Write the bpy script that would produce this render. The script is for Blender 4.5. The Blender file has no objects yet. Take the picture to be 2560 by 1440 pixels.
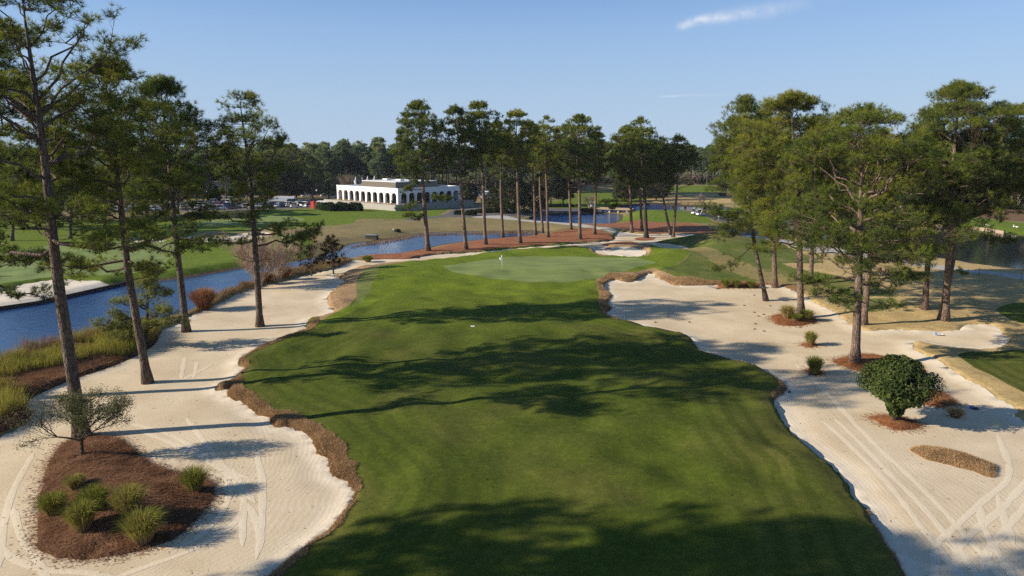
import bpy, bmesh, math, random
import numpy as np
from mathutils import Vector, Matrix
from mathutils.geometry import delaunay_2d_cdt
R_ = math.radians
sc = bpy.context.scene
col = sc.collection
rng = np.random.default_rng(11)
random.seed(5)

# ------------------------------------------------------------------ camera
CAM_H, FOC, HOR = 17.0, 1707.0, 385.0
PITCH = math.atan((720 - HOR) / FOC)
cd = bpy.data.cameras.new('camera'); cam = bpy.data.objects.new('camera', cd); col.objects.link(cam)
cd.sensor_width = 36; cd.lens = FOC / 2560 * 36; cd.clip_end = 6000; cd.clip_start = .5
cam.location = (0, 0, CAM_H); cam.rotation_euler = (math.pi / 2 - PITCH, 0, 0)
sc.camera = cam
cp, sp = math.cos(PITCH), math.sin(PITCH)

def ray(px, py):
    u = (px - 1280) / FOC; v = (720 - py) / FOC
    return (u, cp + v * sp, -sp + v * cp)
def G(px, py, z=0.0):
    d = ray(px, py); t = (z - CAM_H) / d[2]
    return (d[0] * t, d[1] * t)
def at_depth(px, py, Y):
    d = ray(px, py); t = Y / d[1]
    return (d[0] * t, Y, CAM_H + d[2] * t)

# ------------------------------------------------------------------ tags and mesh building
def tag(o, label=None, cat=None, group=None, kind=None):
    if label: o['label'] = label
    if cat: o['category'] = cat
    if group: o['group'] = group
    if kind: o['kind'] = kind
    return o
def empty(name, loc, rz=0.0, scale=1.0):
    o = bpy.data.objects.new(name, None); col.objects.link(o)
    o.location = loc; o.rotation_euler = (0, 0, rz); o.scale = (scale,) * 3
    o.empty_display_size = .3
    return o
def link(name, me, parent=None, loc=None):
    o = bpy.data.objects.new(name, me); col.objects.link(o)
    if parent is not None: o.parent = parent
    if loc is not None: o.location = loc
    return o
KIDS = {}
def copy_tree(o, parent=None):
    c = o.copy(); col.objects.link(c)
    if parent is not None: c.parent = parent
    for ch in list(o.children): copy_tree(ch, c)
    return c

class MB:
    def __init__(s): s.V = []; s.T = []; s.Q = []; s.A = []; s.n = 0
    def add(s, V, tris=None, quads=None, tint=0.5):
        V = np.asarray(V, float).reshape(-1, 3)
        if tris is not None and len(tris): s.T.append(np.asarray(tris, int).reshape(-1, 3) + s.n)
        if quads is not None and len(quads): s.Q.append(np.asarray(quads, int).reshape(-1, 4) + s.n)
        s.V.append(V); s.A.append(np.broadcast_to(np.asarray(tint, float), (len(V),)).copy()); s.n += len(V)
    def box(s, c, d, rz=0.0, tint=.5, ax=None):
        x, y, z = d[0] / 2, d[1] / 2, d[2] / 2
        V = np.array([(-x,-y,-z),(x,-y,-z),(x,y,-z),(-x,y,-z),(-x,-y,z),(x,-y,z),(x,y,z),(-x,y,z)])
        if ax is not None: V = V @ np.array(ax, float)
        elif rz: 
            a, b = math.cos(rz), math.sin(rz); V = V @ np.array([(a,b,0),(-b,a,0),(0,0,1)])
        s.add(V + np.array(c, float), quads=[(0,3,2,1),(4,5,6,7),(0,1,5,4),(1,2,6,5),(2,3,7,6),(3,0,4,7)], tint=tint)
    def tube(s, P, rad, k=8, cap=True, tint=.5):
        P = np.asarray(P, float); n = len(P); rad = np.broadcast_to(np.asarray(rad, float), (n,))
        T = np.gradient(P, axis=0); T /= np.linalg.norm(T, axis=1)[:, None] + 1e-9
        ref = np.array((0, 0, 1.)) if abs(T[0][2]) < .9 else np.array((1., 0, 0))
        u = np.cross(T[0], ref); u /= np.linalg.norm(u)
        ang = np.linspace(0, 2 * np.pi, k, endpoint=False); V = []
        for i in range(n):
            u = u - T[i] * (u @ T[i]); u /= np.linalg.norm(u) + 1e-9
            w = np.cross(T[i], u)
            V.append(P[i] + rad[i] * (np.cos(ang)[:, None] * u + np.sin(ang)[:, None] * w))
        V = np.concatenate(V); Q = []
        i, j = np.meshgrid(np.arange(n - 1), np.arange(k), indexing='ij'); i = i.ravel(); j = j.ravel(); j2 = (j + 1) % k
        Q = np.stack([i*k+j, i*k+j2, (i+1)*k+j2, (i+1)*k+j], 1)
        tr = []
        if cap:
            m = len(V); V = np.concatenate([V, P[:1], P[-1:]])
            tr = [(m, (q+1) % k, q) for q in range(k)] + [(m+1, (n-1)*k+q, (n-1)*k+(q+1) % k) for q in range(k)]
        s.add(V, tris=tr, quads=Q, tint=tint)
    def sticks(s, A, B, ra, rb, k=3, tint=.5):
        A = np.asarray(A, float); B = np.asarray(B, float); n = len(A)
        if not n: return
        D = B - A; D /= np.linalg.norm(D, axis=1)[:, None] + 1e-9
        ref = np.where(np.abs(D[:, 2:3]) < .9, np.array([[0, 0, 1.]]), np.array([[1., 0, 0]]))
        u = np.cross(D, ref); u /= np.linalg.norm(u, axis=1)[:, None] + 1e-9; w = np.cross(D, u)
        ang = np.linspace(0, 2*np.pi, k, endpoint=False)
        off = np.cos(ang)[None, :, None] * u[:, None] + np.sin(ang)[None, :, None] * w[:, None]
        ra = np.broadcast_to(np.asarray(ra, float), (n,))[:, None, None]; rb = np.broadcast_to(np.asarray(rb, float), (n,))[:, None, None]
        V = np.concatenate([A[:, None] + off * ra, B[:, None] + off * rb], 1).reshape(-1, 3)
        base = np.arange(n)[:, None] * 2 * k; j = np.arange(k)[None]; j2 = (j + 1) % k
        Q = np.stack([base + j, base + j2, base + k + j2, base + k + j], 2).reshape(-1, 4)
        s.add(V, quads=Q, tint=tint)
    def loft(s, rings, tint=.5, cap=True):
        k = len(rings[0]); V = np.concatenate([np.asarray(r, float) for r in rings]); Q = []; tr = []
        for i in range(len(rings) - 1):
            for j in range(k): Q.append((i*k+j, i*k+(j+1) % k, (i+1)*k+(j+1) % k, (i+1)*k+j))
        if cap:
            m = len(V); V = np.concatenate([V, [np.mean(rings[0], 0)], [np.mean(rings[-1], 0)]]); e = (len(rings)-1)*k
            tr = [(m, (j+1) % k, j) for j in range(k)] + [(m+1, e+j, e+(j+1) % k) for j in range(k)]
        s.add(V, tris=tr, quads=Q, tint=tint)
    def mesh(s, name, mat=None, smooth=True):
        V = np.concatenate(s.V) if s.V else np.zeros((0, 3))
        T = np.concatenate(s.T) if s.T else np.zeros((0, 3), int)
        Q = np.concatenate(s.Q) if s.Q else np.zeros((0, 4), int)
        me = bpy.data.meshes.new(name)
        me.vertices.add(len(V)); me.vertices.foreach_set('co', V.ravel().astype('f'))
        L = np.concatenate([T.ravel(), Q.ravel()]); me.loops.add(len(L)); me.loops.foreach_set('vertex_index', L.astype('i'))
        st = np.concatenate([np.arange(len(T)) * 3, len(T) * 3 + np.arange(len(Q)) * 4])
        me.polygons.add(len(st)); me.polygons.foreach_set('loop_start', st.astype('i'))
        me.polygons.foreach_set('use_smooth', np.full(len(st), smooth))
        a = me.attributes.new('tint', 'FLOAT', 'POINT'); a.data.foreach_set('value', np.concatenate(s.A).astype('f') if s.A else [])
        me.update(calc_edges=True)
        if mat: me.materials.append(mat)
        return me
    def build(s, name, mat, parent=None, smooth=True, loc=None):
        return link(name, s.mesh(name, mat, smooth), parent, loc)

# ------------------------------------------------------------------ smooth value noise in numpy (for shapes)
_perm = np.random.default_rng(3).random((257, 257))
def vnoise(x, y):
    x = np.asarray(x, float); y = np.asarray(y, float)
    xi = np.floor(x).astype(int); yi = np.floor(y).astype(int); fx = x - xi; fy = y - yi
    fx = fx*fx*(3-2*fx); fy = fy*fy*(3-2*fy); a = xi % 256; b = yi % 256
    return (_perm[a,b]*(1-fx)*(1-fy)+_perm[a+1,b]*fx*(1-fy)+_perm[a,b+1]*(1-fx)*fy+_perm[a+1,b+1]*fx*fy) * 2 - 1
def sstep(a, b, x):
    t = np.clip((x - a) / (b - a), 0, 1); return t*t*(3-2*t)

# ------------------------------------------------------------------ materials
class NT:
    def __init__(s, name):
        s.m = bpy.data.materials.new(name); s.m.use_nodes = True; s.t = s.m.node_tree; s.t.nodes.clear()
        s.out = s.n('ShaderNodeOutputMaterial')
    def n(s, typ, **kw):
        nd = s.t.nodes.new(typ)
        for k, v in kw.items():
            if k == 'ins':
                for kk, vv in v.items():
                    if hasattr(vv, 'is_output'): s.t.links.new(vv, nd.inputs[kk])
                    else: nd.inputs[kk].default_value = vv
            else: setattr(nd, k, v)
        return nd
    def pos(s): return s.n('ShaderNodeNewGeometry').outputs['Position']
    def noise(s, scale, detail=3, vec=None, rough=.55, dist=0):
        return s.n('ShaderNodeTexNoise', ins={'Vector': vec if vec is not None else s.pos(), 'Scale': scale, 'Detail': detail, 'Roughness': rough, 'Distortion': dist}).outputs['Fac']
    def ramp(s, fac, stops):
        r = s.n('ShaderNodeValToRGB', ins={'Fac': fac}); e = r.color_ramp.elements
        while len(e) < len(stops): e.new(.5)
        for el, (p, c) in zip(e, stops): el.position = p; el.color = (*c, 1) if len(c) == 3 else c
        return r.outputs['Color']
    def rng(s, v, a, b, c, d):
        return s.n('ShaderNodeMapRange', ins={'Value': v, 'From Min': a, 'From Max': b, 'To Min': c, 'To Max': d}).outputs[0]
    def mix(s, f, a, b, mode='MIX'):
        nd = s.n('ShaderNodeMix', data_type='RGBA', blend_type=mode)
        for k, v in ((0, f), (6, a), (7, b)):
            if hasattr(v, 'is_output'): s.t.links.new(v, nd.inputs[k])
            else: nd.inputs[k].default_value = v if k == 0 else ((*v, 1) if len(v) == 3 else v)
        return nd.outputs[2]
    def math(s, op, a, b=0.0):
        return s.n('ShaderNodeMath', operation=op, ins={0: a, 1: b}).outputs[0]
    def attr(s, name='tint'): return s.n('ShaderNodeAttribute', attribute_name=name).outputs['Fac']
    def rand(s): return s.n('ShaderNodeObjectInfo').outputs['Random']
    def bump(s, h, strength=.5, dist=.05):
        return s.n('ShaderNodeBump', ins={'Height': h, 'Strength': strength, 'Distance': dist}).outputs['Normal']
    def pbsdf(s, color, rough=.8, normal=None, spec=.3, **kw):
        d = {'Base Color': color if hasattr(color, 'is_output') else ((*color, 1)), 'Roughness': rough, 'Specular IOR Level': spec}
        d.update(kw)
        b = s.n('ShaderNodeBsdfPrincipled', ins=d)
        if normal is not None: s.t.links.new(normal, b.inputs['Normal'])
        s.t.links.new(b.outputs[0], s.out.inputs[0]); return s.m
    def leaf(s, color, trans=.3, tcol=None):
        a = s.n('ShaderNodeBsdfDiffuse', ins={'Color': color}); b = s.n('ShaderNodeBsdfTranslucent', ins={'Color': tcol or color})
        m = s.n('ShaderNodeMixShader', ins={0: trans, 1: a.outputs[0], 2: b.outputs[0]})
        s.t.links.new(m.outputs[0], s.out.inputs[0]); return s.m

M = {}
def plain(name, c, rough=.6, spec=.4, var=.12, scale=6, metallic=0.0):
    t = NT(name); o = t.n('ShaderNodeTexCoord').outputs['Object']
    f = t.noise(scale, 3, o)
    k = t.ramp(f, [(.3, tuple(x*(1-var) for x in c)), (.7, tuple(min(1, x*(1+var)) for x in c))])
    M[name] = t.pbsdf(k, rough, None, spec, Metallic=metallic); return M[name]

def turf(name, dark, mid, light, dry, dry_lo=.55, dry_hi=.75, s=1.0, stripes=False):
    t = NT(name); p = t.pos()
    big = t.noise(.09*s, 4, p, .6); med = t.noise(.5*s, 3, p); fine = t.noise(9, 4, p, .7)
    c = t.ramp(med, [(.3, dark), (.5, mid), (.72, light)])
    dn = t.math('ADD', big, t.math('MULTIPLY', t.math('SUBTRACT', fine, .5), .22))
    c = t.mix(t.rng(dn, dry_lo, dry_hi, 0, 1), c, dry)
    if stripes:
        e = t.attr('edge')
        w = t.math('SINE', t.math('MULTIPLY', t.math('ADD', e, t.math('MULTIPLY', med, .5)), 5.2))
        amp = t.math('MULTIPLY', t.rng(e, 1.2, 2.4, 0, 1), t.rng(e, 4.0, 9.0, 1, .12))
        c = t.mix(t.math('MULTIPLY', t.rng(w, -.4, .6, 0, .6), amp), c, tuple(x*.72 for x in dark))
    if stripes:   # turf brightens towards the green: sun on the slope mixed into its colour
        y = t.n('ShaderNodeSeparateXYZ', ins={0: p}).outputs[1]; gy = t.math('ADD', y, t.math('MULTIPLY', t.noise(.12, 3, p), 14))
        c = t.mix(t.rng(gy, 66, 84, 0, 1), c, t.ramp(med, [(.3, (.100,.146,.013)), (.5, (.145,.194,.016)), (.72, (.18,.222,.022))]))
        c = t.mix(t.math('MULTIPLY', t.rng(t.math('ADD', e, t.math('MULTIPLY', med, -1.6)), -.5, .75, .8, 0), 1.0), c, tuple(x*.85 for x in dry))
    c = t.mix(t.rng(fine, .3, .75, 0, .55), c, dark)
    gr = t.noise(2.6, 8, p, .82); c = t.mix(t.rng(gr, .40, .62, .42, 0), c, tuple(x*.55 for x in dark)); c = t.mix(t.rng(gr, .50, .70, 0, .40), c, tuple(x*1.25 for x in light))
    sp = t.noise(38, 2, p, .8)
    c = t.mix(t.rng(sp, .42, .75, .0, .35), c, light)
    h = t.math('ADD', fine, sp)
    M[name] = t.pbsdf(c, .95, t.bump(h, .55, .04), .08); return M[name]

def make_materials():
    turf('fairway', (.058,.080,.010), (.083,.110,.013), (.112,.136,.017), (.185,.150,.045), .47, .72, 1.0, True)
    turf('surround', (.100,.146,.013), (.145,.194,.016), (.18,.222,.022), (.20,.17,.06), .62, .85)
    turf('lawn', (.095,.142,.016), (.132,.184,.020), (.165,.21,.024), (.22,.18,.07), .64, .9)
    turf('hillgrass', (.085,.115,.022), (.12,.15,.030), (.16,.175,.04), (.29,.21,.085), .50, .68, 1.6)
    turf('dormant', (.38,.27,.115), (.49,.355,.16), (.56,.42,.20), (.26,.23,.07), .58, .75, 1.4)
    turf('dryturf', (.20,.175,.055), (.28,.22,.085), (.35,.27,.115), (.16,.17,.04), .56, .74, 1.8)
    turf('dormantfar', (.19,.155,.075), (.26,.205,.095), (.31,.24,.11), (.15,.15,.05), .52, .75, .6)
    turf('strip', (.125,.15,.04), (.16,.18,.055), (.19,.20,.07), (.26,.2,.09), .55, .8)
    t = NT('green'); p = t.pos()
    big = t.noise(.25, 3, p); f = t.noise(30, 2, p)
    mp = t.n('ShaderNodeMapping', ins={'Vector': p, 'Scale': (.12, .9, 1), 'Rotation': (0, 0, -.15)})
    st = t.noise(.7, 3, mp.outputs[0])
    c = t.ramp(st, [(.3, (.150,.195,.058)), (.55, (.195,.238,.080)), (.8, (.235,.265,.100))])
    c = t.mix(t.rng(f, .35, .7, 0, .25), c, (.11,.16,.055))
    M['green'] = t.pbsdf(c, .9, t.bump(f, .15, .01), .1)
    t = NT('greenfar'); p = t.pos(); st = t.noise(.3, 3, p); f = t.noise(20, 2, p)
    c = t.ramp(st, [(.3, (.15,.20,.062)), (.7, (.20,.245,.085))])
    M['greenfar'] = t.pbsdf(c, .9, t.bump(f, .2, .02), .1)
    # sand, raked in long wavering lines
    for nm, base, lite, rake in (('sand', (.56,.445,.295), (.68,.56,.39), 1), ('sandwhite', (.68,.58,.45), (.74,.65,.52), .3), ('track', (.66,.55,.39), (.72,.61,.45), .08)):
        t = NT(nm); p = t.pos()
        big = t.noise(.22, 4, p, .6); f = t.noise(7, 5, p, .7); g = t.noise(45, 2, p)
        dist = t.noise(.12, 2, p)
        wv = t.n('ShaderNodeTexWave', wave_type='RINGS', rings_direction='Z', ins={'Vector': t.n('ShaderNodeMapping', ins={'Vector': p, 'Location': (24, -33, 0)}).outputs[0], 'Scale': 1.15, 'Distortion': 34.0, 'Detail': 3.0, 'Detail Scale': .11, 'Detail Roughness': .55}).outputs['Fac']
        c = t.ramp(big, [(.35, base), (.65, lite)])
        c = t.mix(t.rng(f, .35, .75, 0, .25), c, tuple(x*.80 for x in base))
        c = t.mix(t.math('MULTIPLY', t.rng(wv, .15, .7, .15*rake, 0), t.rng(t.noise(.30, 3, p), .42, .66, .08, 1)), c, tuple(x*.62 for x in base))
        if nm == 'sand': c = t.mix(t.rng(t.math('ADD', t.attr('edge'), t.math('MULTIPLY', t.noise(.9, 3, p), 1.2)), .7, 2.2, .75, 0), c, (.72,.63,.50))
        h = t.math('ADD', t.math('MULTIPLY', wv, .09*rake), t.math('ADD', t.math('MULTIPLY', f, .55), t.math('MULTIPLY', g, .15)))
        M[nm] = t.pbsdf(c, .95, t.bump(h, .5, .06), .1)
    for nm, a, b, cc in (('straw', (.17,.066,.034), (.33,.140,.072), (.45,.225,.125)), ('mulch', (.055,.029,.017), (.165,.088,.053), (.36,.22,.14)), ('islandstraw', (.21,.075,.03), (.34,.135,.055), (.44,.22,.10)), ('leaflitter', (.12,.07,.042), (.2,.12,.07), (.27,.17,.1))):
        t = NT(nm); p = t.pos(); f = t.noise(11, 5, p, .75, .8); m_ = t.noise(.8, 3, p); g = t.noise(3.2, 3, p, .7)
        c = t.ramp(f, [(.32, a), (.5, b), (.72, cc)]); c = t.mix(t.rng(m_, .35, .7, 0, .45), c, a); c = t.mix(t.rng(g, .5, .75, 0, .5), c, a)
        M[nm] = t.pbsdf(c, .95, t.bump(f, .9, .08), .08)
    t = NT('bank'); p = t.pos(); f = t.noise(6, 5, p, .75); m_ = t.noise(1.1, 3, p)
    c = t.ramp(f, [(.3, (.20,.125,.062)), (.5, (.36,.235,.125)), (.75, (.50,.345,.195))]); c = t.mix(t.rng(m_, .45, .75, 0, .45), c, (.26,.165,.08))
    M['bank'] = t.pbsdf(c, .95, t.bump(f, 1.0, .12), .05)
    t = NT('shore'); p = t.pos(); f = t.noise(3, 5, p, .7)
    c = t.ramp(f, [(.3, (.045,.034,.02)), (.55, (.11,.085,.045)), (.8, (.2,.15,.075))])
    M['shore'] = t.pbsdf(c, .9, t.bump(f, .9, .15), .1)
    t = NT('concrete'); p = t.pos(); f = t.noise(1.3, 4, p)
    c = t.ramp(f, [(.3, (.36,.33,.29)), (.7, (.46,.43,.38))]); M['concrete'] = t.pbsdf(c, .9, None, .2)
    t = NT('asphalt'); p = t.pos(); f = t.noise(.5, 4, p)
    c = t.ramp(f, [(.3, (.085,.08,.075)), (.7, (.135,.125,.118))]); M['asphalt'] = t.pbsdf(c, .9, None, .2)
    # water
    t = NT('water'); p = t.pos()
    mp = t.n('ShaderNodeMapping', ins={'Vector': p, 'Scale': (1, .55, 1), 'Rotation': (0, 0, .5)})
    a = t.noise(2.2, 4, mp.outputs[0], .65); b = t.noise(.05, 3, p)
    h = t.math('MULTIPLY', a, t.rng(b, .35, .6, .35, 1.3))
    c = t.ramp(b, [(.35, (.012,.040,.115)), (.65, (.024,.068,.168))])
    M['water'] = t.pbsdf(c, .08, t.bump(h, .28, .22), .5, IOR=1.33)
    t = NT('water_dark'); p = t.pos(); a = t.noise(2.5, 3, p)
    M['water_dark'] = t.pbsdf((.018,.024,.024), .04, t.bump(a, .10, .07), .5, IOR=1.33)
    t = NT('water_mid'); p = t.pos(); a = t.noise(2.5, 3, p)
    M['water_mid'] = t.pbsdf((.011,.052,.175), .05, t.bump(a, .32, .2), .5, IOR=1.33)
    # foliage and wood
    def foliage(nm, stops, trans, orand=.35):
        t = NT(nm); a = t.attr(); r = t.rand()
        f = t.math('ADD', a, t.math('MULTIPLY', t.math('SUBTRACT', r, .5), orand))
        c = t.ramp(f, stops); M[nm] = t.leaf(c, trans)
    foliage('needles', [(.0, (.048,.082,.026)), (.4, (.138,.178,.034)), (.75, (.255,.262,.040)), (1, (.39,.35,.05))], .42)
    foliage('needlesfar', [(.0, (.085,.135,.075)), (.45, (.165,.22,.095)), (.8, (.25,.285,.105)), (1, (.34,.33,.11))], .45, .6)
    foliage('youngneedles', [(.0, (.13,.155,.05)), (.5, (.27,.28,.075)), (1, (.40,.36,.10))], .3, .1)
    foliage('leaves', [(.0, (.028,.044,.016)), (.5, (.066,.092,.026)), (.9, (.105,.125,.036)), (1, (.15,.12,.045))], .2, .1)
    foliage('leavesfar', [(.0, (.02,.028,.012)), (.5, (.04,.048,.018)), (1, (.075,.075,.025))], .2, .5)
    foliage('brownleaves', [(.0, (.018,.016,.009)), (.5, (.045,.034,.014)), (.8, (.085,.055,.02)), (1, (.2,.10,.04))], .2, .1)
    foliage('oliveleaves', [(.0, (.085,.095,.04)), (.5, (.155,.165,.07)), (1, (.24,.23,.11))], .3, .1)
    foliage('hedge', [(.0, (.010,.018,.008)), (.5, (.022,.034,.012)), (1, (.045,.055,.018))], .15, .3)
    foliage('clump', [(.0, (.36,.26,.12)), (.4, (.33,.27,.09)), (.7, (.245,.235,.05)), (1, (.17,.19,.032))], .3, .7)
    foliage('bedgrass', [(.0, (.36,.25,.10)), (.4, (.33,.285,.065)), (.7, (.26,.26,.048)), (1, (.36,.31,.08))], .35, 0)
    foliage('reeds', [(.0, (.13,.075,.045)), (.4, (.24,.15,.085)), (.75, (.33,.22,.12)), (1, (.20,.18,.06))], .3, .1)
    foliage('russet', [(.0, (.17,.075,.04)), (.5, (.27,.125,.065)), (1, (.35,.19,.10))], .3, .1)
    foliage('fringe', [(.0, (.22,.135,.066)), (.5, (.42,.275,.145)), (.85, (.58,.40,.225)), (1, (.26,.24,.08))], .25, 0)
    foliage('strawlitter', [(.0, (.16,.06,.028)), (.5, (.36,.16,.075)), (1, (.52,.29,.15))], .1, 0)
    foliage('litter', [(.0, (.06,.03,.016)), (.5, (.22,.11,.06)), (1, (.46,.27,.16))], .1, 0)
    foliage('twigs', [(.0, (.32,.23,.165)), (.5, (.50,.37,.27)), (1, (.64,.5,.38))], .1, .2)
    foliage('greytwigs', [(.0, (.13,.10,.08)), (.5, (.2,.155,.125)), (1, (.28,.225,.18))], .1, .3)
    for nm, a, b, c_ in (('bark', (.045,.034,.028), (.12,.092,.075), (.24,.18,.14)), ('barkwarm', (.06,.042,.033), (.17,.12,.092), (.30,.215,.165)), ('barkdark', (.03,.024,.02), (.075,.06,.05), (.14,.115,.095)), ('barkpale', (.2,.15,.11), (.34,.27,.2), (.45,.37,.29))):
        t = NT(nm); o = t.n('ShaderNodeTexCoord').outputs['Object']
        mp = t.n('ShaderNodeMapping', ins={'Vector': o, 'Scale': (5, 5, 1.5)})
        f = t.noise(1.6, 5, mp.outputs[0], .7); g = t.noise(.35, 2, o)
        vo = t.n('ShaderNodeTexVoronoi', feature='DISTANCE_TO_EDGE', ins={'Vector': mp.outputs[0], 'Scale': 1.1}).outputs['Distance']
        c = t.ramp(f, [(.3, a), (.5, b), (.75, c_)]); c = t.mix(t.rng(g, .4, .65, 0, .4), c, c_)
        c = t.mix(t.rng(vo, .0, .09, .75, 0), c, a)
        M[nm] = t.pbsdf(c, .95, t.bump(t.math('ADD', f, t.rng(vo, 0, .15, 0, .7)), 1.0, .06), .1)
    # building and small things
    plain('stucco', (.80,.79,.77), .85, .2, .04, 3); plain('roofwhite', (.62,.63,.62), .8, .2, .1, .6)
    t = NT('shingle'); o = t.n('ShaderNodeTexCoord').outputs['Object']
    f = t.noise(9, 3, o); c = t.ramp(f, [(.3, (.10,.085,.07)), (.7, (.17,.15,.125))]); M['shingle'] = t.pbsdf(c, .95, None, .1)
    t = NT('stone'); o = t.n('ShaderNodeTexCoord').outputs['Object']
    v = t.n('ShaderNodeTexVoronoi', ins={'Vector': o, 'Scale': 2.6}); e = t.n('ShaderNodeTexVoronoi', feature='DISTANCE_TO_EDGE', ins={'Vector': o, 'Scale': 2.6})
    c = t.mix(.5, v.outputs['Color'], (.5,.5,.5)); c = t.mix(1.0, (.50,.46,.40), c, 'MULTIPLY'); c = t.mix(.6, c, (.42,.40,.36))
    c = t.mix(t.rng(e.outputs['Distance'], 0, .06, .7, 0), c, (.2,.19,.17)); M['stone'] = t.pbsdf(c, .9, None, .1)
    t = NT('glassdark'); M['glassdark'] = t.pbsdf((.012,.014,.017), .08, None, .5)
    for nm, c, ro in (('blackmetal', (.02,.02,.022), .5), ('darkwood', (.06,.045,.034), .9), ('timber', (.34,.26,.18), .9), ('redplastic', (.55,.02,.025), .45), ('whiteplastic', (.78,.78,.78), .4), ('rubber', (.018,.018,.018), .85), ('interior', (.11,.09,.075), .9), ('paver', (.34,.26,.2), .9), ('ochre', (.55,.36,.08), .8), ('fabricwhite', (.46,.49,.52), .8),
                      ('bluecloth', (.07,.16,.48), .8), ('navycloth', (.025,.03,.06), .85), ('redcloth', (.6,.05,.05), .8), ('orangecloth', (.75,.2,.06), .8), ('whitecloth', (.78,.78,.78), .8), ('khaki', (.38,.3,.2), .85), ('skin', (.42,.26,.19), .6), ('hair', (.05,.035,.025), .7), ('bird', (.8,.79,.76), .8), ('beak', (.6,.25,.04), .5), ('cone', (.13,.085,.055), .9), ('beige', (.5,.42,.3), .8), ('seatcloth', (.62,.56,.46), .7)):
        plain(nm, c, ro)
    for nm, c in (('carwhite', (.75,.76,.77)), ('carsilver', (.42,.44,.46)), ('cargrey', (.14,.15,.16)), ('carblack', (.015,.016,.018)), ('carblue', (.03,.07,.2)), ('carred', (.32,.02,.02)), ('carbeige', (.4,.34,.25)), ('cartwhite', (.74,.74,.76))):
        t = NT(nm); r = t.noise(2, 2, t.n('ShaderNodeTexCoord').outputs['Object'])
        M[nm] = t.pbsdf(t.ramp(r, [(.3, tuple(x*.95 for x in c)), (.7, c)]), .3, None, .5, **{'Coat Weight': .4})
    t = NT('lamp_red'); M['lamp_red'] = t.pbsdf((.45,.02,.02), .3, None, .5)
    t = NT('lamp_clear'); M['lamp_clear'] = t.pbsdf((.75,.76,.75), .15, None, .5)
make_materials()
# ------------------------------------------------------------------ terrain: one triangulation shared by every ground surface
WZ = -0.6
def smooth_poly(pts, z=0.0, jag=0.0, seed=0, fine=.006, world=False):
    W = np.array(pts if world else [G(x, y, z) for x, y in pts], float); n = len(W); out = []
    for i in range(n):
        p0, p1, p2, p3 = W[i-1], W[i], W[(i+1) % n], W[(i+2) % n]
        L = np.linalg.norm(p2 - p1); d = max(10, np.linalg.norm((p1+p2)/2)); s = min(max(fine*d, .22), 4.0)
        if np.linalg.norm(p1) > 900 or d > 900: s = 60
        k = max(1, min(400, int(L / s)))
        for q in range(k):
            t = q / k
            c = .5*((2*p1)+(-p0+p2)*t+(2*p0-5*p1+4*p2-p3)*t*t+(-p0+3*p1-3*p2+p3)*t**3)
            # keep near the chord so that long steps do not overshoot
            l = p1*(1-t)+p2*t; dv = c - l; m = np.linalg.norm(dv); lim = .12*L
            if m > lim: c = l + dv*lim/m
            out.append(c)
    P = np.array(out)
    if jag:
        d = np.roll(P, -1, 0) - np.roll(P, 1, 0); nrm = np.stack([d[:,1], -d[:,0]], 1); nrm /= np.linalg.norm(nrm, axis=1)[:,None]+1e-9
        s = np.cumsum(np.linalg.norm(np.diff(P, axis=0, prepend=P[:1]), axis=1))
        a = vnoise(s*1.1, seed*7.3)*.6 + vnoise(s*3.1, seed*3.1+9)*.4
        P = P + nrm*(a*jag)[:,None]
    return P
def inside(P, X, Y):
    c = np.zeros(X.shape, bool); x0, y0 = P[:,0], P[:,1]; x1, y1 = np.roll(x0,-1), np.roll(y0,-1)
    m = (X > x0.min()) & (X < x0.max()) & (Y > y0.min()) & (Y < y0.max()); xs, ys = X[m], Y[m]; cc = np.zeros(xs.shape, bool)
    for a, b, e, f in zip(x0, y0, x1, y1):
        if b == f: continue
        k = ((b > ys) != (f > ys)) & (xs < (e-a)*(ys-b)/(f-b)+a); cc ^= k
    c[m] = cc; return c
def dist(P, X, Y, far=12.0):
    """distance to the closed line P, exact only when below far"""
    D = np.full(X.shape, far); A = P; B = np.roll(P, -1, 0)
    m = (X > P[:,0].min()-far) & (X < P[:,0].max()+far) & (Y > P[:,1].min()-far) & (Y < P[:,1].max()+far)
    xs, ys = X[m], Y[m]; d = np.full(xs.shape, far*far)
    order = np.argsort(xs); xs_s, ys_s = xs[order], ys[order]; ds = d[order]
    for (ax, ay), (bx, by) in zip(A, B):
        i0 = np.searchsorted(xs_s, min(ax,bx)-far); i1 = np.searchsorted(xs_s, max(ax,bx)+far)
        if i1 <= i0: continue
        px, py = xs_s[i0:i1]-ax, ys_s[i0:i1]-ay; vx, vy = bx-ax, by-ay; L = vx*vx+vy*vy+1e-12
        t = np.clip((px*vx+py*vy)/L, 0, 1); q = (px-t*vx)**2+(py-t*vy)**2
        ds[i0:i1] = np.minimum(ds[i0:i1], q)
    d[order] = ds; D[m] = np.sqrt(d); return D

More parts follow.
